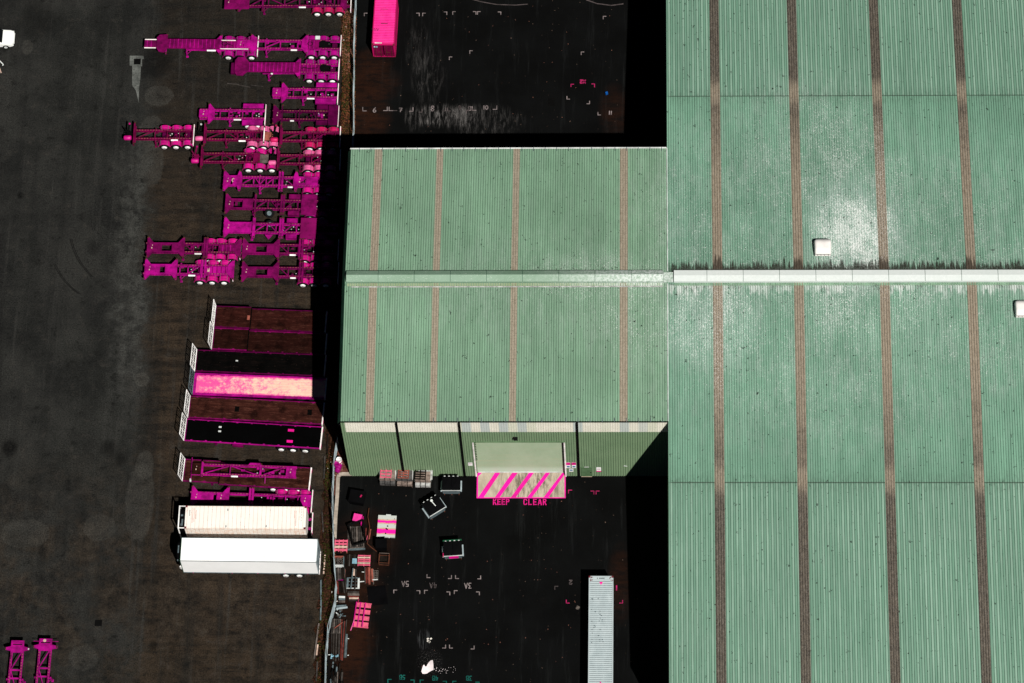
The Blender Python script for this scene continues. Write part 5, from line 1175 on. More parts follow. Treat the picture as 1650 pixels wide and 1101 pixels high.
mk_.build('marker_light', 'signpink', t)
sm = MB()
for px, w1 in ((374, .45), (394, .4), (428, .35), (478, .3), (310, .25)):
    x = (px - 291.8) / (510.2 - 291.8) * L; sm.prism([(x + w1 * math.cos(a_), -.62 + .35 * math.sin(a_)) for a_ in (0, 1, 2, 3, 4, 5)], zt - .01, zt + .004)
sm.build('roof_smudge', paint('faint_roof_smudge', (.74, .75, .75), (.8, .81, .81), .9, .4, 4, .1), t)

# ------------------------------------------------------------ pickup
p = at(23.5, 61, .8)
t = thing('pickup', 'white pickup cut off by the left edge', 'pickup', Vector((p.x, p.y, 0)), math.pi)
def loft(secs):
    b = MB(); n = len(secs[0][1])
    vs = [(x, y, z) for x, s in secs for y, z in s]
    return b.add(vs, [(i * n + j, i * n + (j + 1) % n, (i + 1) * n + (j + 1) % n, (i + 1) * n + j) for i in range(len(secs) - 1) for j in range(n)] + [tuple(range(n)), tuple(range(len(vs) - 1, len(vs) - n - 1, -1))])
def ring(hw, z0, z1, c=.12): return [(-hw, z0), (hw, z0), (hw, z1 - c), (hw - c, z1 - .02), (hw * .4, z1), (-hw * .4, z1), (-hw + c, z1 - .02), (-hw, z1 - c)]
loft([(0.0, ring(.62, .5, .80)), (.12, ring(.80, .42, .95)), (.45, ring(.90, .40, 1.04)), (1.35, ring(.92, .40, 1.12)), (1.45, ring(.92, .40, 1.12)), (5.2, ring(.92, .40, 1.12))]).build('body', M['utewhite'] if 'utewhite' in M else paint('white_car_paint', (.80, .82, .80), (.6, .6, .58), .2, .25, 1, .05, .5), t, smooth=False)
loft([(1.25, ring(.80, 1.10, 1.14, .03)), (1.95, ring(.68, 1.10, 1.74, .10)), (3.0, ring(.68, 1.10, 1.76, .10)), (3.35, ring(.74, 1.10, 1.16, .03))]).build('cabin_glass', 'glass', t)
loft([(1.92, ring(.64, 1.70, 1.79, .06)), (3.02, ring(.64, 1.70, 1.80, .06))]).build('cabin_roof', 'white', t)
MB().box((4.3, 0, 1.125), (1.6, 1.6, .03)).build('tray_liner', 'binblack', t)
MB().box((.06, 0, .52), (.2, 1.5, .22)).build('front_bumper', 'black', t)
for s in (-1, 1):
    MB().box((.16, s * .66, .86), (.16, .28, .12)).build('headlight', 'lightgrey', t); MB().box((1.75, s * .98, 1.15), (.16, .18, .14)).build('wing_mirror', 'black', t)
    for x in (.95, 4.1):
        wl = MB().lathe_y([(.2, -.1), (.30, -.1), (.35, -.07), (.35, .07), (.30, .1), (.2, .1)], 20).build('wheel', 'tyre', t, (x, s * .86, .35), smooth=True)
        b = MB().cyl((0, .06 * s, 0), (0, .105 * s, 0), .19, 12).build('rim', 'rim', wl)
# pole lying at the left edge
b = MB(); q = [at(-2, 97), at(2, 101), at(4.5, 103.5), at(5.5, 105), at(4, 106)]
b.tube([(v.x, v.y, .06) for v in q], .06, 6); tag(b.build('bent_pipe', 'rim'), 'small hooked pale pipe lying at the left edge below the pickup', 'pipe')
b = MB(); q = [at(-1, 110), at(2, 118)]; b.bar((q[0].x, q[0].y, .05), (q[1].x, q[1].y, .05), .12, .06); tag(b.build('plank', 'pale_timber'), 'short pale plank lying at the left edge below the hooked pipe', 'plank')

# ------------------------------------------------------------ chain-link fence
def fence(chain, label):
    pts = [at(x, y) for x, y in chain]; ht = 1.85
    t = thing('chain_link_fence', label, 'fence', (0, 0, 0))
    dense = []
    for a, b in zip(pts, pts[1:]):
        n = max(1, int((b - a).length / 2.6))
        dense += [a.lerp(b, k / n) for k in range(n)]
    dense.append(pts[-1])
    for p in dense: MB().cyl((p.x, p.y, 0), (p.x, p.y, ht + .08), .032, 7).build('post', 'galv', t)
    rl = MB(); wm = MB()
    for i, (a, b) in enumerate(zip(dense, dense[1:])):
        sag = R_(.02, .10); A = Vector((a.x, a.y, ht)); B = Vector((b.x, b.y, ht)); mid = (A + B) / 2 + Vector((R_(-.08, .10), 0, -sag))
        rl.cyl(A, mid, .022, 6).cyl(mid, B, .022, 6)
        L = (b - a).length; n = int(L / .075); off = Vector((mid.x - (A.x + B.x) / 2, 0, 0))
        pt = lambda u, h: a.lerp(b, u) + off * (math.sin(math.pi * u) * (.4 + .6 * h / ht)) + Vector((0, 0, h))
        for k in range(n):      # two families of crossing wires
            u0 = k / n; du = ht * .45 / L
            for s in (1, -1):
                u1 = u0 + s * du; v0, v1 = u0, min(1, max(0, u1)); hh = ht * abs(v1 - v0) / du
                if hh > .05: wm.bar(pt(v0, .04), pt(v1, .04 + (hh - .06)), .016, .010)
        for h in (.06, ht - .05): wm.bar(pt(0, h), pt(1, h), .012)
    rl.build('top_rail', 'galv', t); wm.build('wire_mesh', 'galv', t)
    return t
fence(FENCE_N, 'chain link fence north of the gap at the annex corner, beside the pink container')
fence(FENCE_S, 'leaning chain link fence along the pallet piles south of the annex')

# ------------------------------------------------------------ bins, pallets, timber
def bin_(px, py, w_, d_, h_, rz, label, rim=None, panel=False):
    p = at(px, py); t = thing('front_lift_bin', label, 'bin', Vector((p.x, p.y, 0)), rz, 'steel rubbish bins with black lids')
    b = MB()     # tapered body, front face at y=0 looking south
    b.add([(-w_ / 2 + .08, .12, .12), (w_ / 2 - .08, .12, .12), (w_ / 2 - .08, d_ - .1, .12), (-w_ / 2 + .08, d_ - .1, .12), (-w_ / 2, 0, h_), (w_ / 2, 0, h_), (w_ / 2, d_, h_ + .16), (-w_ / 2, d_, h_ + .16)],
          [(0, 3, 2, 1), (0, 1, 5, 4), (1, 2, 6, 5), (2, 3, 7, 6), (3, 0, 4, 7)]); bo = b.build('body', 'bluegrey', t)
    r = MB().box((0, -.015, h_ - .05), (w_ + .04, .07, .10)).build('front_rim', 'lightgrey', bo)
    for s in (-1, 1): MB().box((s * (w_ / 2 + .08), d_ * .45, h_ * .62), (.14, d_ * .8, .16)).build('fork_pocket', 'galv', t)
    for s in (-1, 1):
        MB().add([(s * w_ / 4 - w_ / 4 + .015, -.02, h_ + .03), (s * w_ / 4 + w_ / 4 - .015, -.02, h_ + .03), (s * w_ / 4 + w_ / 4 - .015, d_, h_ + .22), (s * w_ / 4 - w_ / 4 + .015, d_, h_ + .22), (s * w_ / 4, d_ / 2, h_ + .17)],
                 [(0, 1, 4), (1, 2, 4), (2, 3, 4), (3, 0, 4)]).build('lid', 'binblack', t)
    hg = MB()
    for k in range(4): hg.box((-w_ * .36 + k * w_ * .24, d_ + .0, h_ + .235), (.16, .06, .05))
    hg.build('hinge', 'lightgrey', t)
    if rim: MB().box((0, d_ + .06, h_ + .18), (w_ + .05, .14, .14)).build('rear_rim', rim, t)
    if panel: MB().box((.05, -.02, h_ * .66), (w_ * .52, .05, h_ * .42)).build('front_panel', 'signpink', t); MB().box((-w_ / 2 - .05, .15, h_ * .9), (.10, .4, .16)).build('side_tag', 'guard_red', t)
    for s in (-1, 1): MB().cyl((s * w_ * .4, .1, .1), (s * w_ * .4 + .06, .1, .1), .10, 10).build('castor', 'rusty', t)
    return t
bin_(727.7, 798.5, 1.85, 1.45, 1.35, 0, 'black lidded steel bin against the annex wall left of the roller door')
t = bin_(706.5, 832.5, 1.9, 1.55, 1.35, math.radians(34), 'black lidded steel bin standing at an angle')
MB().box((.05, .85, 1.66), (.08, .7, .03), .1).cyl((.05, 1.22, 1.64), (.05, 1.22, 1.70), .14, 8).build('spilled_paint', 'lightgrey', t)
bin_(731, 903, 1.85, 1.5, 1.3, math.radians(4), 'black lidded steel bin with a hot pink front panel and green rear rim', 'green_band', True)
# black crate
p = at(574, 816); t = thing('storage_crate', 'black plastic crate with a small pink tag on its lid', 'crate', Vector((p.x, p.y, 0)), math.radians(-10))
MB().add([(-.62, .1, .08), (.72, .1, .08), (.72, 1.15, .08), (-.62, 1.15, .08), (-.75, 0, 1.0), (.82, 0, 1.0), (.82, 1.3, 1.0), (-.75, 1.3, 1.0)], [(0, 3, 2, 1), (0, 1, 5, 4), (1, 2, 6, 5), (2, 3, 7, 6), (3, 0, 4, 7)]).build('body', 'binblack', t)
MB().box((.035, .65, 1.04), (1.62, 1.36, .08)).build('lid', 'binblack', t); MB().box((.42, .75, 1.09), (.14, .28, .02), -.3).build('tag', 'guard_red', t)

def pallet(name, label, px, py, w_, d_, rz, m, z0=0.0, slats=7, axis='x', group=None, boards=None, cat='pallet', m2=None, und=3):
    p = at(px, py, z0 + .14); t = thing(name, label, cat, Vector((p.x, p.y, z0)), rz, group)
    for k in range(und):
        q = -.5 + k / (und - 1)
        MB().box(((q * (w_ - .1), 0, .06) if axis == 'x' else (0, q * (d_ - .1), .06)), ((.09, d_, .10) if axis == 'x' else (w_, .09, .10))).build('bearer', m, t)
    for k in range(slats):
        q = -.5 + (k + .5) / slats; s = (d_ if axis == 'x' else w_) / slats * R_(.62, .72)
        mm_ = (m2 if (m2 and k % 3 == 1) else m)
        MB().box(((R_(-.02, .02), q * d_, .125) if axis == 'x' else (q * w_, R_(-.02, .02), .125)), ((w_, s, .025) if axis == 'x' else (s, d_, .025)), R_(-.01, .01)).build('slat', mm_, t)
    return t
# three pallets of wrapped pavers against the wall
for i, (px, pyb, topm, fm, fm2, label) in enumerate(((625, 786.5, 'pink_timber', 'brick', 'greybrick', 'wrapped paver stack by the wall with a pink pallet on top, leftmost of the three'),
        (652.5, 787.5, 'rust_pallet', 'greybrick', 'brick', 'wrapped paver stack with a rust coloured pallet on top, middle of the three'), (682, 789.5, 'dark_timber', 'brick', 'wrap', 'wrapped paver stack with a dark broken pallet and loose white plastic, rightmost of the three'))):
    p = at(px, pyb); t = thing('paver_stack', label, 'paver stack', Vector((p.x, p.y, 0)), math.radians(-2 if i < 2 else -1), 'wrapped paver stacks along the annex wall'); w_ = 1.62; d_ = 1.25
    for k in range(3):
        for r in range(2):
            MB().box((-w_ / 3 + k * w_ / 3, .32 + .14 * r + (d_ - .4) / 2, .14 + .46 + r * .62), (w_ / 3 - .08, d_ - .25 * r, .54), R_(-.015, .015)).build('paver_bundle', fm2 if r == 0 else fm, t)
    MB().box((0, .2 + d_ / 2, .07), (w_, d_, .13)).build('base_pallet', 'dark_timber', t)
    wr = MB(); zt_ = 1.42
    for s in (-1, 1):
        pts = [(s * (w_ / 2 - .02 + .0), .45, zt_), (s * (w_ / 2 + .03), .42, zt_ - .15), (s * (w_ / 2 + .04), .46 + d_ * .5, zt_ - .1), (s * (w_ / 2 + .02), .4 + d_, zt_ - .15), (s * (w_ / 2 - .02), .4 + d_, zt_ + .02), (s * (w_ / 2 - .3), .9, zt_ + .06)]
        wr.sheet(pts); wr.sheet([pts[1], pts[2], (s * (w_ / 2 + .02), .5 + d_ * .5, .7), (s * (w_ / 2 + .02), .45, .8)])
    wr.box((0 if i < 2 else .25, .25 + d_ / 2 + .2, zt_ + .008), (w_ * (.95 if i < 2 else .9), d_ * .9, .02)).build('plastic_wrap', 'wrap', t)
    ox = -.12 if i == 0 else (-.08 if i == 1 else -.22)
    tp = thing('pallet', ['pink timber pallet lying on the leftmost paver stack', 'rust coloured timber pallet lying on the middle paver stack', 'dark broken timber pallet lying on the rightmost paver stack'][i], 'pallet', Vector((p.x + ox, p.y + .42 + d_ / 2, zt_ + .03)), math.radians(-2), 'pallets on the paver stacks')
    for k in range(5 if i else 4): MB().box((0, -.52 + k * (1.04 / (4 if i else 3)), .10), (1.14, .13, .03)).build('slat', topm, tp)
    for x in (-.53, 0, .53): MB().box((x, 0, .14), (.08, 1.12, .04)).build('bearer', topm, tp)
# striped steel cover
p = at(623, 848, .3); t = thing('steel_cover', 'flat steel cover painted in pink and pale grey bands', 'steel cover', Vector((p.x, p.y, 0)), math.radians(-2.5))
def cover_mat():
    n = NT('banded_cover_paint'); co = n.t.nodes.new('ShaderNodeTexCoord').outputs['Object']; X, Y, Z = n.sep(co)
    v = n.math('ADD', Y, n.math('MULTIPLY', n.math('SUBTRACT', n.noise(2.2, 5, .7, co), .5), .34)); c = (.50, .53, .50)
    for a, b in ((.30, .68), (-.86, -.28)):
        c = n.mix(n.math('MULTIPLY', n.rng(v, a - .12, a), n.rng(v, b + .12, b)), c, (.55, .33, .22)); c = n.mix(n.math('MULTIPLY', n.rng(v, a, a + .1), n.rng(v, b, b - .1)), c, (.86, .0, .36))
    c = n.mix(n.rng(n.noise(4.5, 2, .6, co), .69, .71), c, (.06, .005, .02)); return n.done(c, .6)
M['cover'] = cover_mat()
MB().box((0, 0, .2), (1.86, 2.36, .22)).build('plate', 'cover', t)
lg = MB().box((.1, 1.22, .28), (.5, .14, .08)).box((-.7, -1.19, .26), (.5, .1, .06)).box((.35, -1.2, .26), (.16, .12, .06)); lg.build('lifting_lug', 'lightgrey', t)
hb_ = MB()
for x, y in ((.1, .0), (-.02, -.28), (.08, -.36), (-.04, -.8)): hb_.cyl((x, y, .305), (x, y, .325), .08, 10)
hb_.build('hole', 'binblack', t)
# small pink stand
p = at(577.5, 835, .8); t = thing('pink_stand', 'small pink drilled steel stand beside the big grey pallet', 'stand', Vector((p.x, p.y, 0)), math.radians(-12))
MB().box((-.1, .0, .86), (.86, .8, .06)).build('top', 'signpinkold' if 'signpinkold' in M else paint('scuffed_pink_paint', (.78, .04, .32), (.4, .01, .16), .9, .5, 4, .2, spots=.8), t)
for x, y in ((-.48, -.36), (.28, -.36), (-.48, .36), (.28, .36)): MB().box((x, y, .42), (.08, .08, .84)).build('leg', 'magenta_dark', t)
MB().box((.42, -.15, .55), (.08, .9, .5)).build('side_panel', 'guard', t)
# big grey pallet with a dark bent frame lying over it
t = pallet('big_pallet', 'large grey timber pallet with long boards and a dark bent frame lying over it', 573.5, 867, 1.75, 2.55, math.radians(3), 'grey_timber', .0, 8, 'y', m2='grey_timber2')
MB().box((.0, -1.28, .22), (1.85, .16, .16)).build('end_beam', 'bluegrey', t); MB().box((.1, -1.12, .24), (1.5, .10, .12), .05).build('cross_batten', 'grey_timber2', t)
p = at(575, 862, .5); pts = [at(562, 847, .9), at(566, 866, .75), at(569, 879, .7), at(579, 876, .7), at(590, 873, .7), at(586, 855, .9), at(585, 838, 1.1), at(572, 843, 1.0), at(560, 847, .9)]
b = MB(); b.tube([tuple(q) for q in pts], .09, 7); t = b.build('bent_stand', 'black'); tag(t, 'dark bent steel frame lying over the large grey pallet', 'steel frame')
q_ = MB()
for q in (pts[1], pts[4], pts[6], pts[8]): q_.cyl((q.x, q.y, 0), tuple(q), .05, 6)
q_.build('leg', 'black', t)
pts = [at(594.5, 819, .3), at(592.8, 833, .5), at(595.5, 848, .5), at(594, 866, .4), at(591.5, 876, .3), at(598, 882, .2), at(607, 889, .08)]
tag(MB().tube([tuple(q) for q in pts], .045, 6).build('bent_rod', 'rusty'), 'thin rusty bent rod lying right of the large grey pallet', 'rod')
def plank(x0, y0, x1, y1, wd, m, z=.05, h=.06, label=None, group='loose timbers in the yard', name='plank', cat='plank'):
    a, b = at(x0, y0, z), at(x1, y1, z); mid = (a + b) / 2; th = math.atan2(b.y - a.y, b.x - a.x); L = (b - a).length
    o = MB().box((0, 0, 0), (L, wd * .86, h)).box((L * R_(-.3, .3), 0, 0), (L * .3, wd * .89, h * 1.03)).build(name, m, None, (mid.x, mid.y, z + R_(0, .05)), th + R_(-.02, .02)); return tag(o, label, cat, group)
plank(590, 851, 589, 868, .10, 'red_timber', label='thin red brown plank left of the bright pink one', group=None); plank(594, 860, 590, 874.5, .14, 'pink_timber', label='short bright pink plank leaning across two others', z=.12, group=None); plank(597.5, 853, 595, 869, .11, 'rust_pallet', label='rusty pink plank rightmost of the three beside the large pallet', group=None)
t = pallet('pallet', 'pink lattice pallet with pale cross slats against the fence', 549.5, 879, 1.32, 1.30, math.radians(-1), 'pink_timber', .35, 4, 'x', m2='pale_timber', und=4)
for x in (-.6, 0, .6): MB().box((x, -.4, -.17), (.1, .5, .34)).build('block', 'rust_pallet', t)
# scrap crate
p = at(546, 905, .4); t = thing('scrap_crate', 'rusty crate full of twisted metal scrap against the fence', 'crate', Vector((p.x, p.y, 0)), 0)
for s in (-1, 1): MB().box((s * .5, 0, .35), (.06, .95, .6)).build('side', 'bluegrey', t); MB().box((0, s * .48, .35), (1.0, .06, .6)).build('end', 'rust_pallet' if s > 0 else 'lightgrey', t)
b = MB()
for k in range(60): x, y, z = R_(-.4, .4), R_(-.38, .38), R_(.3, .62); b.bar((x, y, z), (x + R_(-.2, .2), y + R_(-.2, .2), z + R_(-.05, .08)), R_(.015, .05))
o = b.build('scrap_fill', 'grey_timber2', t)
pallet('pallet', 'dark slatted pallet under the blue sheet', 567.5, 903, 1.1, 1.25, 0, 'dark_timber', 0, 6, 'y', m2='grey_timber')
p = at(571, 904, .2); tag(MB().prism([(-.22, -.28), (.26, -.3), (.24, .26), (-.2, .28)], 0, .02).build('plastic_sheet', 'bluesheet', None, (p.x, p.y, .17)), 'small pale blue plastic sheet lying on a dark pallet', 'plastic sheet')
pallet('pallet', 'pallet of close pink boards right of the blue sheet', 586.5, 903, 1.28, 1.2, math.radians(-1), 'pink_timber', .15, 6, 'x', m2='pale_timber')
# black bin and wire cage
p = at(615.5, 890); t = thing('wheelie_crate', 'tall black box standing behind the rusty cage', 'box', Vector((p.x, p.y, 0)), math.radians(2))
MB().add([(-.5, .1, .05), (.5, .1, .05), (.5, .8, .05), (-.5, .8, .05), (-.56, 0, 1.15), (.56, 0, 1.15), (.56, .95, 1.15), (-.56, .95, 1.15)], [(0, 3, 2, 1), (0, 1, 5, 4), (1, 2, 6, 5), (2, 3, 7, 6), (3, 0, 4, 7)]).build('body', 'binblack', t); MB().box((0, .47, 1.19), (1.16, 1.0, .08)).build('lid', 'binblack', t)
p = at(619, 901.5, .3); t = thing('steel_cage', 'open rusty steel cage with a dark sheet floor', 'cage', Vector((p.x, p.y, 0)), math.radians(-3))
b = MB()
for z in (.06, .62):
    for s in (-1, 1): b.bar((-.5, s * .52, z), (.5, s * .52, z), .05).bar((s * .5, -.52, z), (s * .5, .52, z), .05)
for x in (-.5, .5):
    for y in (-.52, .52): b.bar((x, y, 0), (x, y, .62), .06)
b.build('frame', 'rusty', t); MB().box((0, 0, .05), (.96, 1.0, .02)).build('floor_sheet', 'dark_timber', t); MB().bar((-.5, .52, .65), (.5, .52, .65), .05).build('top_bar', 'grey_timber2', t)
# black mat
pq = [at(x, y) for x, y in ((591, 946), (621, 943.5), (625.5, 973.5), (594.5, 977))]; c = sum(pq, Vector()) / 4
tag(MB().prism([(q.x - c.x, q.y - c.y) for q in pq], .01, .05).build('rubber_mat', 'binblack', None, (c.x, c.y, 0)), 'square black rubber mat lying on the yard beside the pink skid', 'mat')
# big pink skid
p = at(582.5, 991, .2); t = thing('timber_skid', 'pink painted timber skid with slots, one strut sticking out', 'skid', Vector((p.x, p.y, 0)), math.radians(-6))
for k, (x, wd) in enumerate(((.52, .60), (-.06, .34), (-.46, .36))):
    for j in range(4): MB().box((x, 1.02 - j * .68, .18), (wd, (.42, .46, .46, .52)[j], .06)).build('board', 'pink_timber' if (k + j) % 2 else 'pink_boards' if 'pink_boards' in M else 'pink_timber', t)
for x in (.24, -.24, -.66): MB().box((x, 0, .24), (.10, 2.62, .12)).build('bearer', 'guard', t)
for y in (1.28, -1.28): MB().box((.05, y, .12), (1.6, .10, .10)).build('end_bearer', 'pink_timber', t)
MB().bar((-.62, -.6, .32), (-.86, -1.75, .12), .08).build('strut', 'guard_pale', t); MB().bar((-.5, 1.2, .3), (-.52, 1.7, .2), .05).build('strut', 'guard_red', t)
for s in (.35, -.35): MB().box((.52, s, .10), (.4, .2, .05)).build('cross_block', 'rust_pallet', t)
# blue-grey frame with posts, plank bundles, grid crate
p = at(569, 940, .2); t = thing('metal_rack', 'blue grey metal rack frame with cross rails lying among planks', 'rack', Vector((p.x, p.y, 0)), 0)
for s in (-1, 1): MB().box((s * .56, 0, .18), (.20, 1.18, .08)).build('side_rail', 'lightgrey' if s > 0 else 'bluegrey', t); MB().box((0, s * .56, .24), (1.3, .08, .05)).build('end_rail', 'lightgrey' if s < 0 else 'bluegrey', t)
for x in (-.22, .22): MB().box((x, 0, .17), (.12, 1.1, .05)).build('slat', 'bluegrey', t)
for y in (-.18, .2): MB().box((0, y, .16), (1.1, .05, .05)).build('crossbar', 'bluegrey', t)
plank(569, 916, 565.5, 949, .12, 'bluegrey', .5, .08, 'long blue grey post lying over the metal rack, left of two', None, 'post', 'post'); plank(573.5, 918, 572, 951, .13, 'grey_timber', .5, .08, 'long weathered timber post lying over the metal rack, right of two', None, 'post', 'post')
plank(571, 917.5, 569.8, 928, .28, 'pale_timber', .3, .08, 'short pale board end above the metal rack', None, 'board', 'board')
for i, (x, w_, m, y0, y1) in enumerate(((588, .16, 'grey_timber', 914, 941), (589.8, .12, 'red_timber', 915, 940), (592.8, .16, 'red_timber', 914, 940), (595, .22, 'rust_pallet', 914.5, 942), (597.2, .1, 'dark_timber', 915, 943), (599.6, .22, 'rust_pallet', 917, 938), (601.4, .10, 'grey_timber2', 918, 942))):
    plank(x, y0, x + .7, y1, w_, m, .12 + .03 * (i % 2), .10, ['grey plank at the left edge of the red plank bundle', 'narrow red plank second in the bundle', 'dark red plank third in the bundle', 'wide rusty plank in the middle of the red bundle', 'thin dark plank beside the wide rusty one', 'rusty plank with faded pink face right in the red bundle', 'thin pale plank at the right edge of the red bundle'][i], 'red plank bundle beside the metal rack')
t = thing('wire_grid', 'small pale wire grid panel right of the red plank bundle', 'grid', at(605, 928), 0); b = MB()
for k in range(4): b.bar((-.26 + k * .17, -.55, .12), (-.26 + k * .17, .5, .12), .05)
for k in range(5): b.bar((-.28, -.5 + k * .25, .16), (.28, -.5 + k * .25, .16), .04)
b.build('grid', 'grey_timber2', t); MB().box((0, -.5, .2), (.55, .10, .06), .1).build('end_bar', 'lightgrey', t)
for x0, y0, x1, y1, lb in ((583, 922, 587, 922.3, 'short pale rod left of the red planks, upper'), (579, 938, 587, 937.2, 'short pale rod left of the red planks, lower'), (559, 1029, 562.5, 1029.6, 'short pale rod beside the grey plank'), (529, 1055.5, 534, 1055.6, 'short pale rod near the fence by the dark timber stack'), (560, 1056.5, 562, 1056, 'short pale rod at the end of the grey plank')):
    plank(x0, y0, x1, y1, .08, 'lightgrey', .08, .06, lb, 'short pale rods among the timber', 'rod', 'rod')
# planks bundle by the fence
LB = ['dark weathered plank in the upper bundle beside the fence', 'dark weathered plank in the middle bundle beside the fence', 'long dark timber in the stack along the fence']
for i in range(9): plank(541.5 + i * 1.75, 915 + R_(-1, 2), 542.2 + i * 1.75, 935 + R_(-1, 1), R_(.08, .15), random.choice(('grey_timber', 'dark_timber', 'grey_timber', 'grey_timber2')), .1 + R_(0, .12), .08, LB[0], 'upper plank bundle by the fence')
plank(556, 918, 555.6, 931, .12, 'rust_pallet', .15, .08, 'rusty pink plank at the right of the upper plank bundle', None)
plank(541, 935, 553, 934.8, .10, 'magenta', .16, .06, 'thin magenta batten across the foot of the upper plank bundle', None, 'batten', 'batten')
for i in range(9): plank(542.5 + i * 1.7, 937 + R_(-1, 2), 543.8 + i * 1.9, 956 + R_(-2, 3), R_(.07, .13), random.choice(('grey_timber', 'dark_timber', 'red_timber', 'dark_timber')), .1 + R_(0, .12), .08, LB[1], 'middle plank bundle by the fence')
for i, (y, m, w_) in enumerate(((954, 'grey_timber', .16), (956.5, 'grey_timber2', .14), (959, 'grey_timber2', .22), (961.7, 'red_timber', .18), (964.5, 'pale_timber', .18), (967, 'grey_timber', .18), (969, 'dark_timber', .2))):
    plank(561 + R_(-1, 2), y, 579 + R_(-1, 1), y + R_(-.6, .6), w_, m, .08 + .02 * i % .1, .07, ['grey board at the top of the crosswise pile', 'pale grey board second in the crosswise pile', 'wide pale board third in the crosswise pile', 'red board in the crosswise pile', 'pale pink board in the crosswise pile', 'grey board low in the crosswise pile', 'dark board at the foot of the crosswise pile'][i], 'crosswise boards above the pink skid')
for i, (y, m) in enumerate(((962.5, 'lightgrey'), (965.5, 'bluegrey'), (969.5, 'grey_timber2'))): plank(546, y, 556, y + .3, .24, m, .2, .08, ['pale grey board beside the fence bend', 'blue grey board beside the fence bend', 'weathered board beside the fence bend'][i], 'boards stacked at the fence bend', 'board', 'board')
t = plank(542, 981.5, 560, 979, .22, 'galv', .45, .05, 'pale metal strip lying over the junk heap by the fence', None, 'metal_strip', 'metal strip')
plank(542, 977.5, 558, 976.5, .26, 'bluegrey', .4, .05, 'grey sheet strip above the pale metal strip', None, 'metal_strip', 'metal strip')
for i in range(26):
    x, y = R_(541, 556), R_(983, 995); plank(x, y, x + R_(-4, 4), y + R_(-4, 4), R_(.06, .22), random.choice(('grey_timber', 'grey_timber2', 'bluegrey', 'dark_timber', 'lightgrey')), R_(.06, .4), R_(.03, .1), 'grey offcut in the junk heap under the pale metal strip', 'offcuts in the junk heap', 'offcut', 'offcut')
# long timbers
for i in range(16):
    x = 535.5 + i * 1.42; y0 = 999 + R_(-2, 3) + (14 if 2 < i < 7 else 0); y1 = y0 + R_(52, 68) - (14 if 2 < i < 7 else 0)
    m = 'red_timber' if i in (11, 13) else ('grey_timber' if i in (0, 9, 12, 15) else random.choice(('dark_timber', 'dark_timber', 'grey_timber')))
    plank(x + (2 if i > 11 else 0), y0, x - R_(.5, 2.2) + (-1 if i > 11 else 0), y1, R_(.09, .15), m, .1 + R_(0, .2), .10, LB[2] if m == 'dark_timber' else ('long red brown timber in the stack along the fence, farther right' if i == 13 else 'long red brown timber in the stack along the fence, farther left') if m == 'red_timber' else 'long grey timber in the stack along the fence', 'long timbers stacked along the fence')
pallet('pallet', 'narrow grey slatted pallet on top of the long timbers', 541.5, 1009, .98, 1.55, math.radians(-1), 'grey_timber', .3, 5, 'y', m2='grey_timber2')
plank(539, 1013, 552, 1003, .08, 'rust_pallet', .5, .06, 'thin rusty batten lying diagonally over the narrow pallet', None, 'batten', 'batten')
plank(558, 1022.5, 556.5, 1060, .30, 'bluegrey', .2, .16, 'wide grey beam at the right of the long timbers', None, 'beam', 'beam')
for i in range(30):
    x, y = R_(532, 552), R_(1066, 1100); plank(x, y, x + R_(-2, 2), y + R_(6, 18), R_(.06, .2), random.choice(('dark_timber', 'black', 'dark_timber', 'grey_timber', 'bluegrey')), R_(.06, .35), R_(.05, .12), 'dark offcut in the heap at the bottom edge by the fence', 'dark offcuts at the bottom edge', 'offcut', 'offcut')
plank(544, 1083, 543.6, 1106, .12, 'grey_timber2', .45, .06, 'pale batten on the dark offcut heap at the bottom edge', None, 'batten', 'batten')
for x, y, lb in ((540, 1058, 'blue plastic rag on the dark timber stack'),):
    b = MB()
    for k in range(9): b.box((R_(-.4, .4), R_(-.22, .22), R_(.0, .1)), (R_(.08, .22), R_(.08, .2), .03), R_(0, 3), ('X', R_(-.6, .6)))
    q = at(x, y, .4); tag(b.build('plastic_rag', 'bluesheet', None, (q.x, q.y, .4)), lb, 'rag')
# sleepers along the western edge of the dirt strip
for i, (x0, y0, x1, y1, m) in enumerate(((523.6, 736, 522, 772, 'grey_timber'), (528.5, 700, 527.5, 735, 'dark_timber'), (519, 825, 521, 858, 'grey_timber'), (524, 895, 521.5, 925, 'pale_timber'), (517.3, 935, 517.2, 966, 'bluegrey'), (517.2, 967, 517, 1000, 'bluegrey'), (513.5, 1005, 506.7, 1062, 'grey_timber2'), (512.3, 1039, 510.2, 1056, 'pale_timber'), (511.5, 1066, 510, 1098, 'grey_timber'))):
    plank(x0, y0, x1, y1, .16, m, .12, .16, ['grey sleeper below the black flatbed tail on the dirt strip', 'dark sleeper beside the black flatbed tail on the dirt strip', 'grey sleeper behind the white container on the dirt strip', 'pale sleeper behind the van trailer doors on the dirt strip', 'blue grey edging sleeper, upper of the two in line', 'blue grey edging sleeper, lower of the two in line', 'long pale sleeper slanting along the dirt strip', 'short pale sleeper beside the long slanting one', 'grey sleeper near the bottom edge of the dirt strip'][i], 'timber sleepers edging the dirt strip', 'sleeper', 'sleeper')
for i, (x0, y0, x1, y1) in enumerate(((366, 135, 385, 136.5), (383, 137, 403, 141), (404, 137.5, 424, 140))): plank(x0, y0, x1, y1, .10, 'grey_timber', .05, .05, ['thin bent batten below the ribbed deck trailers, left of three', 'thin batten below the ribbed deck trailers, middle of three', 'thin batten below the ribbed deck trailers, right of three'][i], 'thin battens lying below the ribbed deck trailers', 'batten', 'batten')
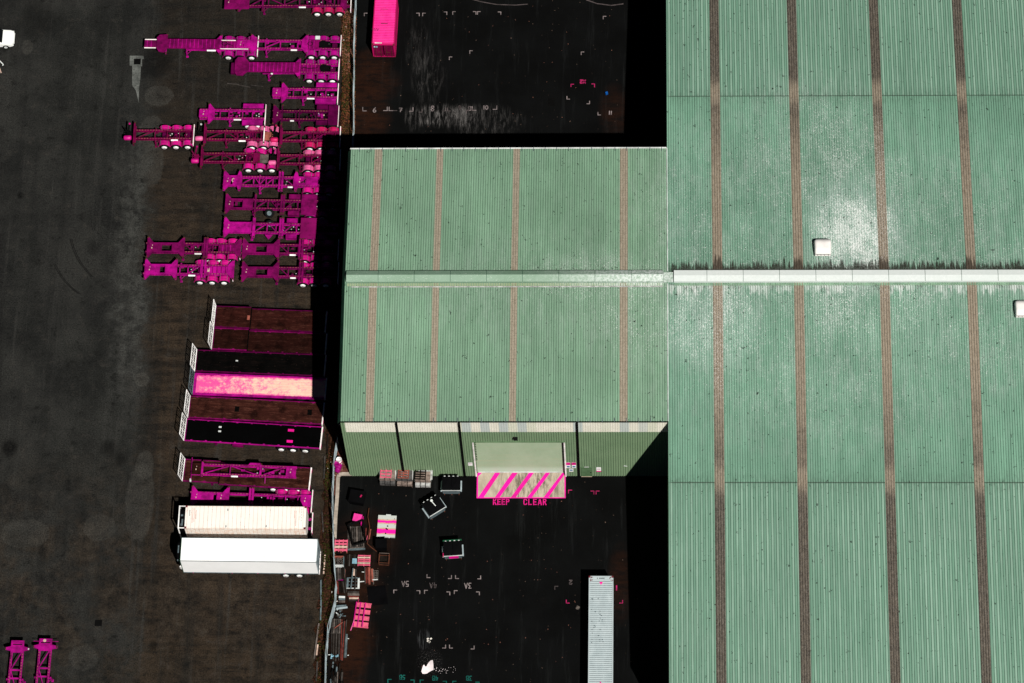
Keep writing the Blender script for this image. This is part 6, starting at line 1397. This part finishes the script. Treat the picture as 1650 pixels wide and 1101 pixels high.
# drums in the dirt corner
def drum(px, py, m, label, lie=False, split=False):
    p = at(px, py); t = thing('drum', label, 'drum', Vector((p.x, p.y, 0)), 0)
    b = MB(); b.lathe_y([(.001, 0), (.28, 0), (.29, .03), (.28, .06), (.28, .29), (.295, .31), (.28, .33), (.28, .55), (.295, .57), (.28, .59), (.28, .84), (.29, .88), (.26, .88), (.25, .85), (.001, .85)], 18)
    o = b.build('body', m, t, smooth=True); o.rotation_euler = (math.radians(90), 0, .4) if not lie else (0, 0, -.3); o.location = (0, 0, 0) if not lie else (-.1, -.4, .3)
    bp = MB().cyl((.12, .12, .86), (.12, .12, .9), .04, 8).build('cap', 'black', t) if not lie else None
    if split: MB().cyl((0, 0, .30), (0, 0, .58), .30, 18, caps=False).build('label_band', 'guard_red', t)
drum(547, 746, 'white', 'white drum with a red band in the dirt corner between fence and annex', split=True)
drum(543, 752, 'guard_mag', 'magenta drum standing just below the white drum'); drum(545, 757, 'guard_mag', 'magenta drum lying on its side below the upright one', True)
# loose bits: weeds, rubbish and grit that nobody would count
def scatter(name, mat, chain_w, chain_e, n, smin, smax, zmax, dens=None, y0=None, y1=None):
    b = MB(); cl = [R_(y0, y1) for _ in range(max(6, n // 60))]
    for k in range(n):
        y = min(max(random.choice(cl) + random.gauss(0, .55), min(y0, y1)), max(y0, y1)) if k % 5 else R_(y0, y1); a, c = chain_at_y(chain_w, y), chain_at_y(chain_e, y); q = a.lerp(c, R_(-.05, 1.05)); s = R_(smin, smax); th = R_(0, 6.28); z = R_(.05, zmax)
        dx, dy = s * math.cos(th), s * math.sin(th)
        b.sheet([(q.x - dx, q.y - dy, z), (q.x + dy * .4, q.y - dx * .4, z + s * R_(.1, .8)), (q.x + dx, q.y + dy, z + s * R_(-.2, .6)), (q.x - dy * .4, q.y + dx * .4, z + s * .3)])
    return tag(b.build(name, mat), kind='stuff')
M['leaf_rust'] = paint('dry_rust_weed', (.13, .046, .020), (.04, .014, .006), .8, .9, 3); M['leaf_pink'] = paint('dry_pinkish_litter', (.24, .10, .07), (.09, .03, .02), .7, .9, 3)
M['leaf_green'] = paint('dark_weed', (.03, .032, .008), (.09, .05, .008), .8, .9, 3); M['litter'] = paint('white_litter', (.6, .57, .52), (.3, .25, .22), .5, .8, 4)
yN0, yN1 = at(560, 220).y, at(560, 20).y; yS0, yS1 = at(530, 1110).y, at(535, 716).y
wv_n = [Vector((v.x + .2, v.y, 0)) for v in wv]
scatter('dry_weeds', 'leaf_rust', wv_n, fe, 1700, .05, .17, .28, None, yN0, yN1); scatter('leaf_litter', 'leaf_pink', wv_n, [v + (wv[0] - wv[0]) for v in fe], 2000, .04, .13, .25, None, at(560, 120).y, yN1)
scatter('green_weeds', 'leaf_green', wv_n, fe, 1500, .06, .18, .3, None, yN0, yN1)
scatter('dry_weeds', 'leaf_rust', wv_n, fe, 420, .05, .15, .3, None, yS0, yS1); scatter('green_weeds', 'leaf_green', wv_n, fe, 1100, .06, .2, .35, None, yS0, yS1)
scatter('litter', 'litter', wv_n, fe, 46, .05, .16, .3, None, yS0, yN1)
b = MB()
for k in range(90):
    px, py = R_(600, 1000), R_(780, 1100) if k % 3 else R_(10, 210)
    if k % 3 and px > 940 and py > 900: continue
    q = at(px, py); s = R_(.02, .055); th = R_(0, 6.28); dx, dy = s * math.cos(th), s * math.sin(th)
    b.sheet([(q.x - dx, q.y - dy, .012), (q.x + dy, q.y - dx, .03), (q.x + dx, q.y + dy, .014), (q.x - dy, q.y + dx, .025)])
tag(b.build('yard_litter', 'leaf_pink'), kind='stuff')
p = at(963.5 + 0 * 1, 152, 0); p = at(977.5, 151.5); tag(MB().box((0, 0, .14), (.26, .26, .28), .3).box((0, 0, .30), (.2, .2, .06), .3).build('blue_box', paint('deep_blue_plastic', (.005, .08, .32), (.003, .04, .16), .4, .5), None, (p.x, p.y, 0)), 'small blue box on the dark yard under the main building shadow edge', 'box')
p = at(931, 979.5); t = MB().prism([((.19 + .05 * math.sin(k * 2.1)) * math.cos(k * .52), (.22 + .04 * math.cos(k * 1.7)) * math.sin(k * .52)) for k in range(12)], .01, .03).build('rag', 'grey_timber2', None, (p.x, p.y, 0)); tag(t, 'pale crumpled rag beside the white container', 'rag')
p = at(692, 1032); b = MB()
for k in range(5): b.box((R_(-.2, .2), R_(-.2, .2), .05), (.2, .14, .08), R_(0, 3))
tag(b.build('paper_scraps', 'litter', None, (p.x, p.y, 0)), 'crumpled white paper scraps above the powder spill', 'paper')
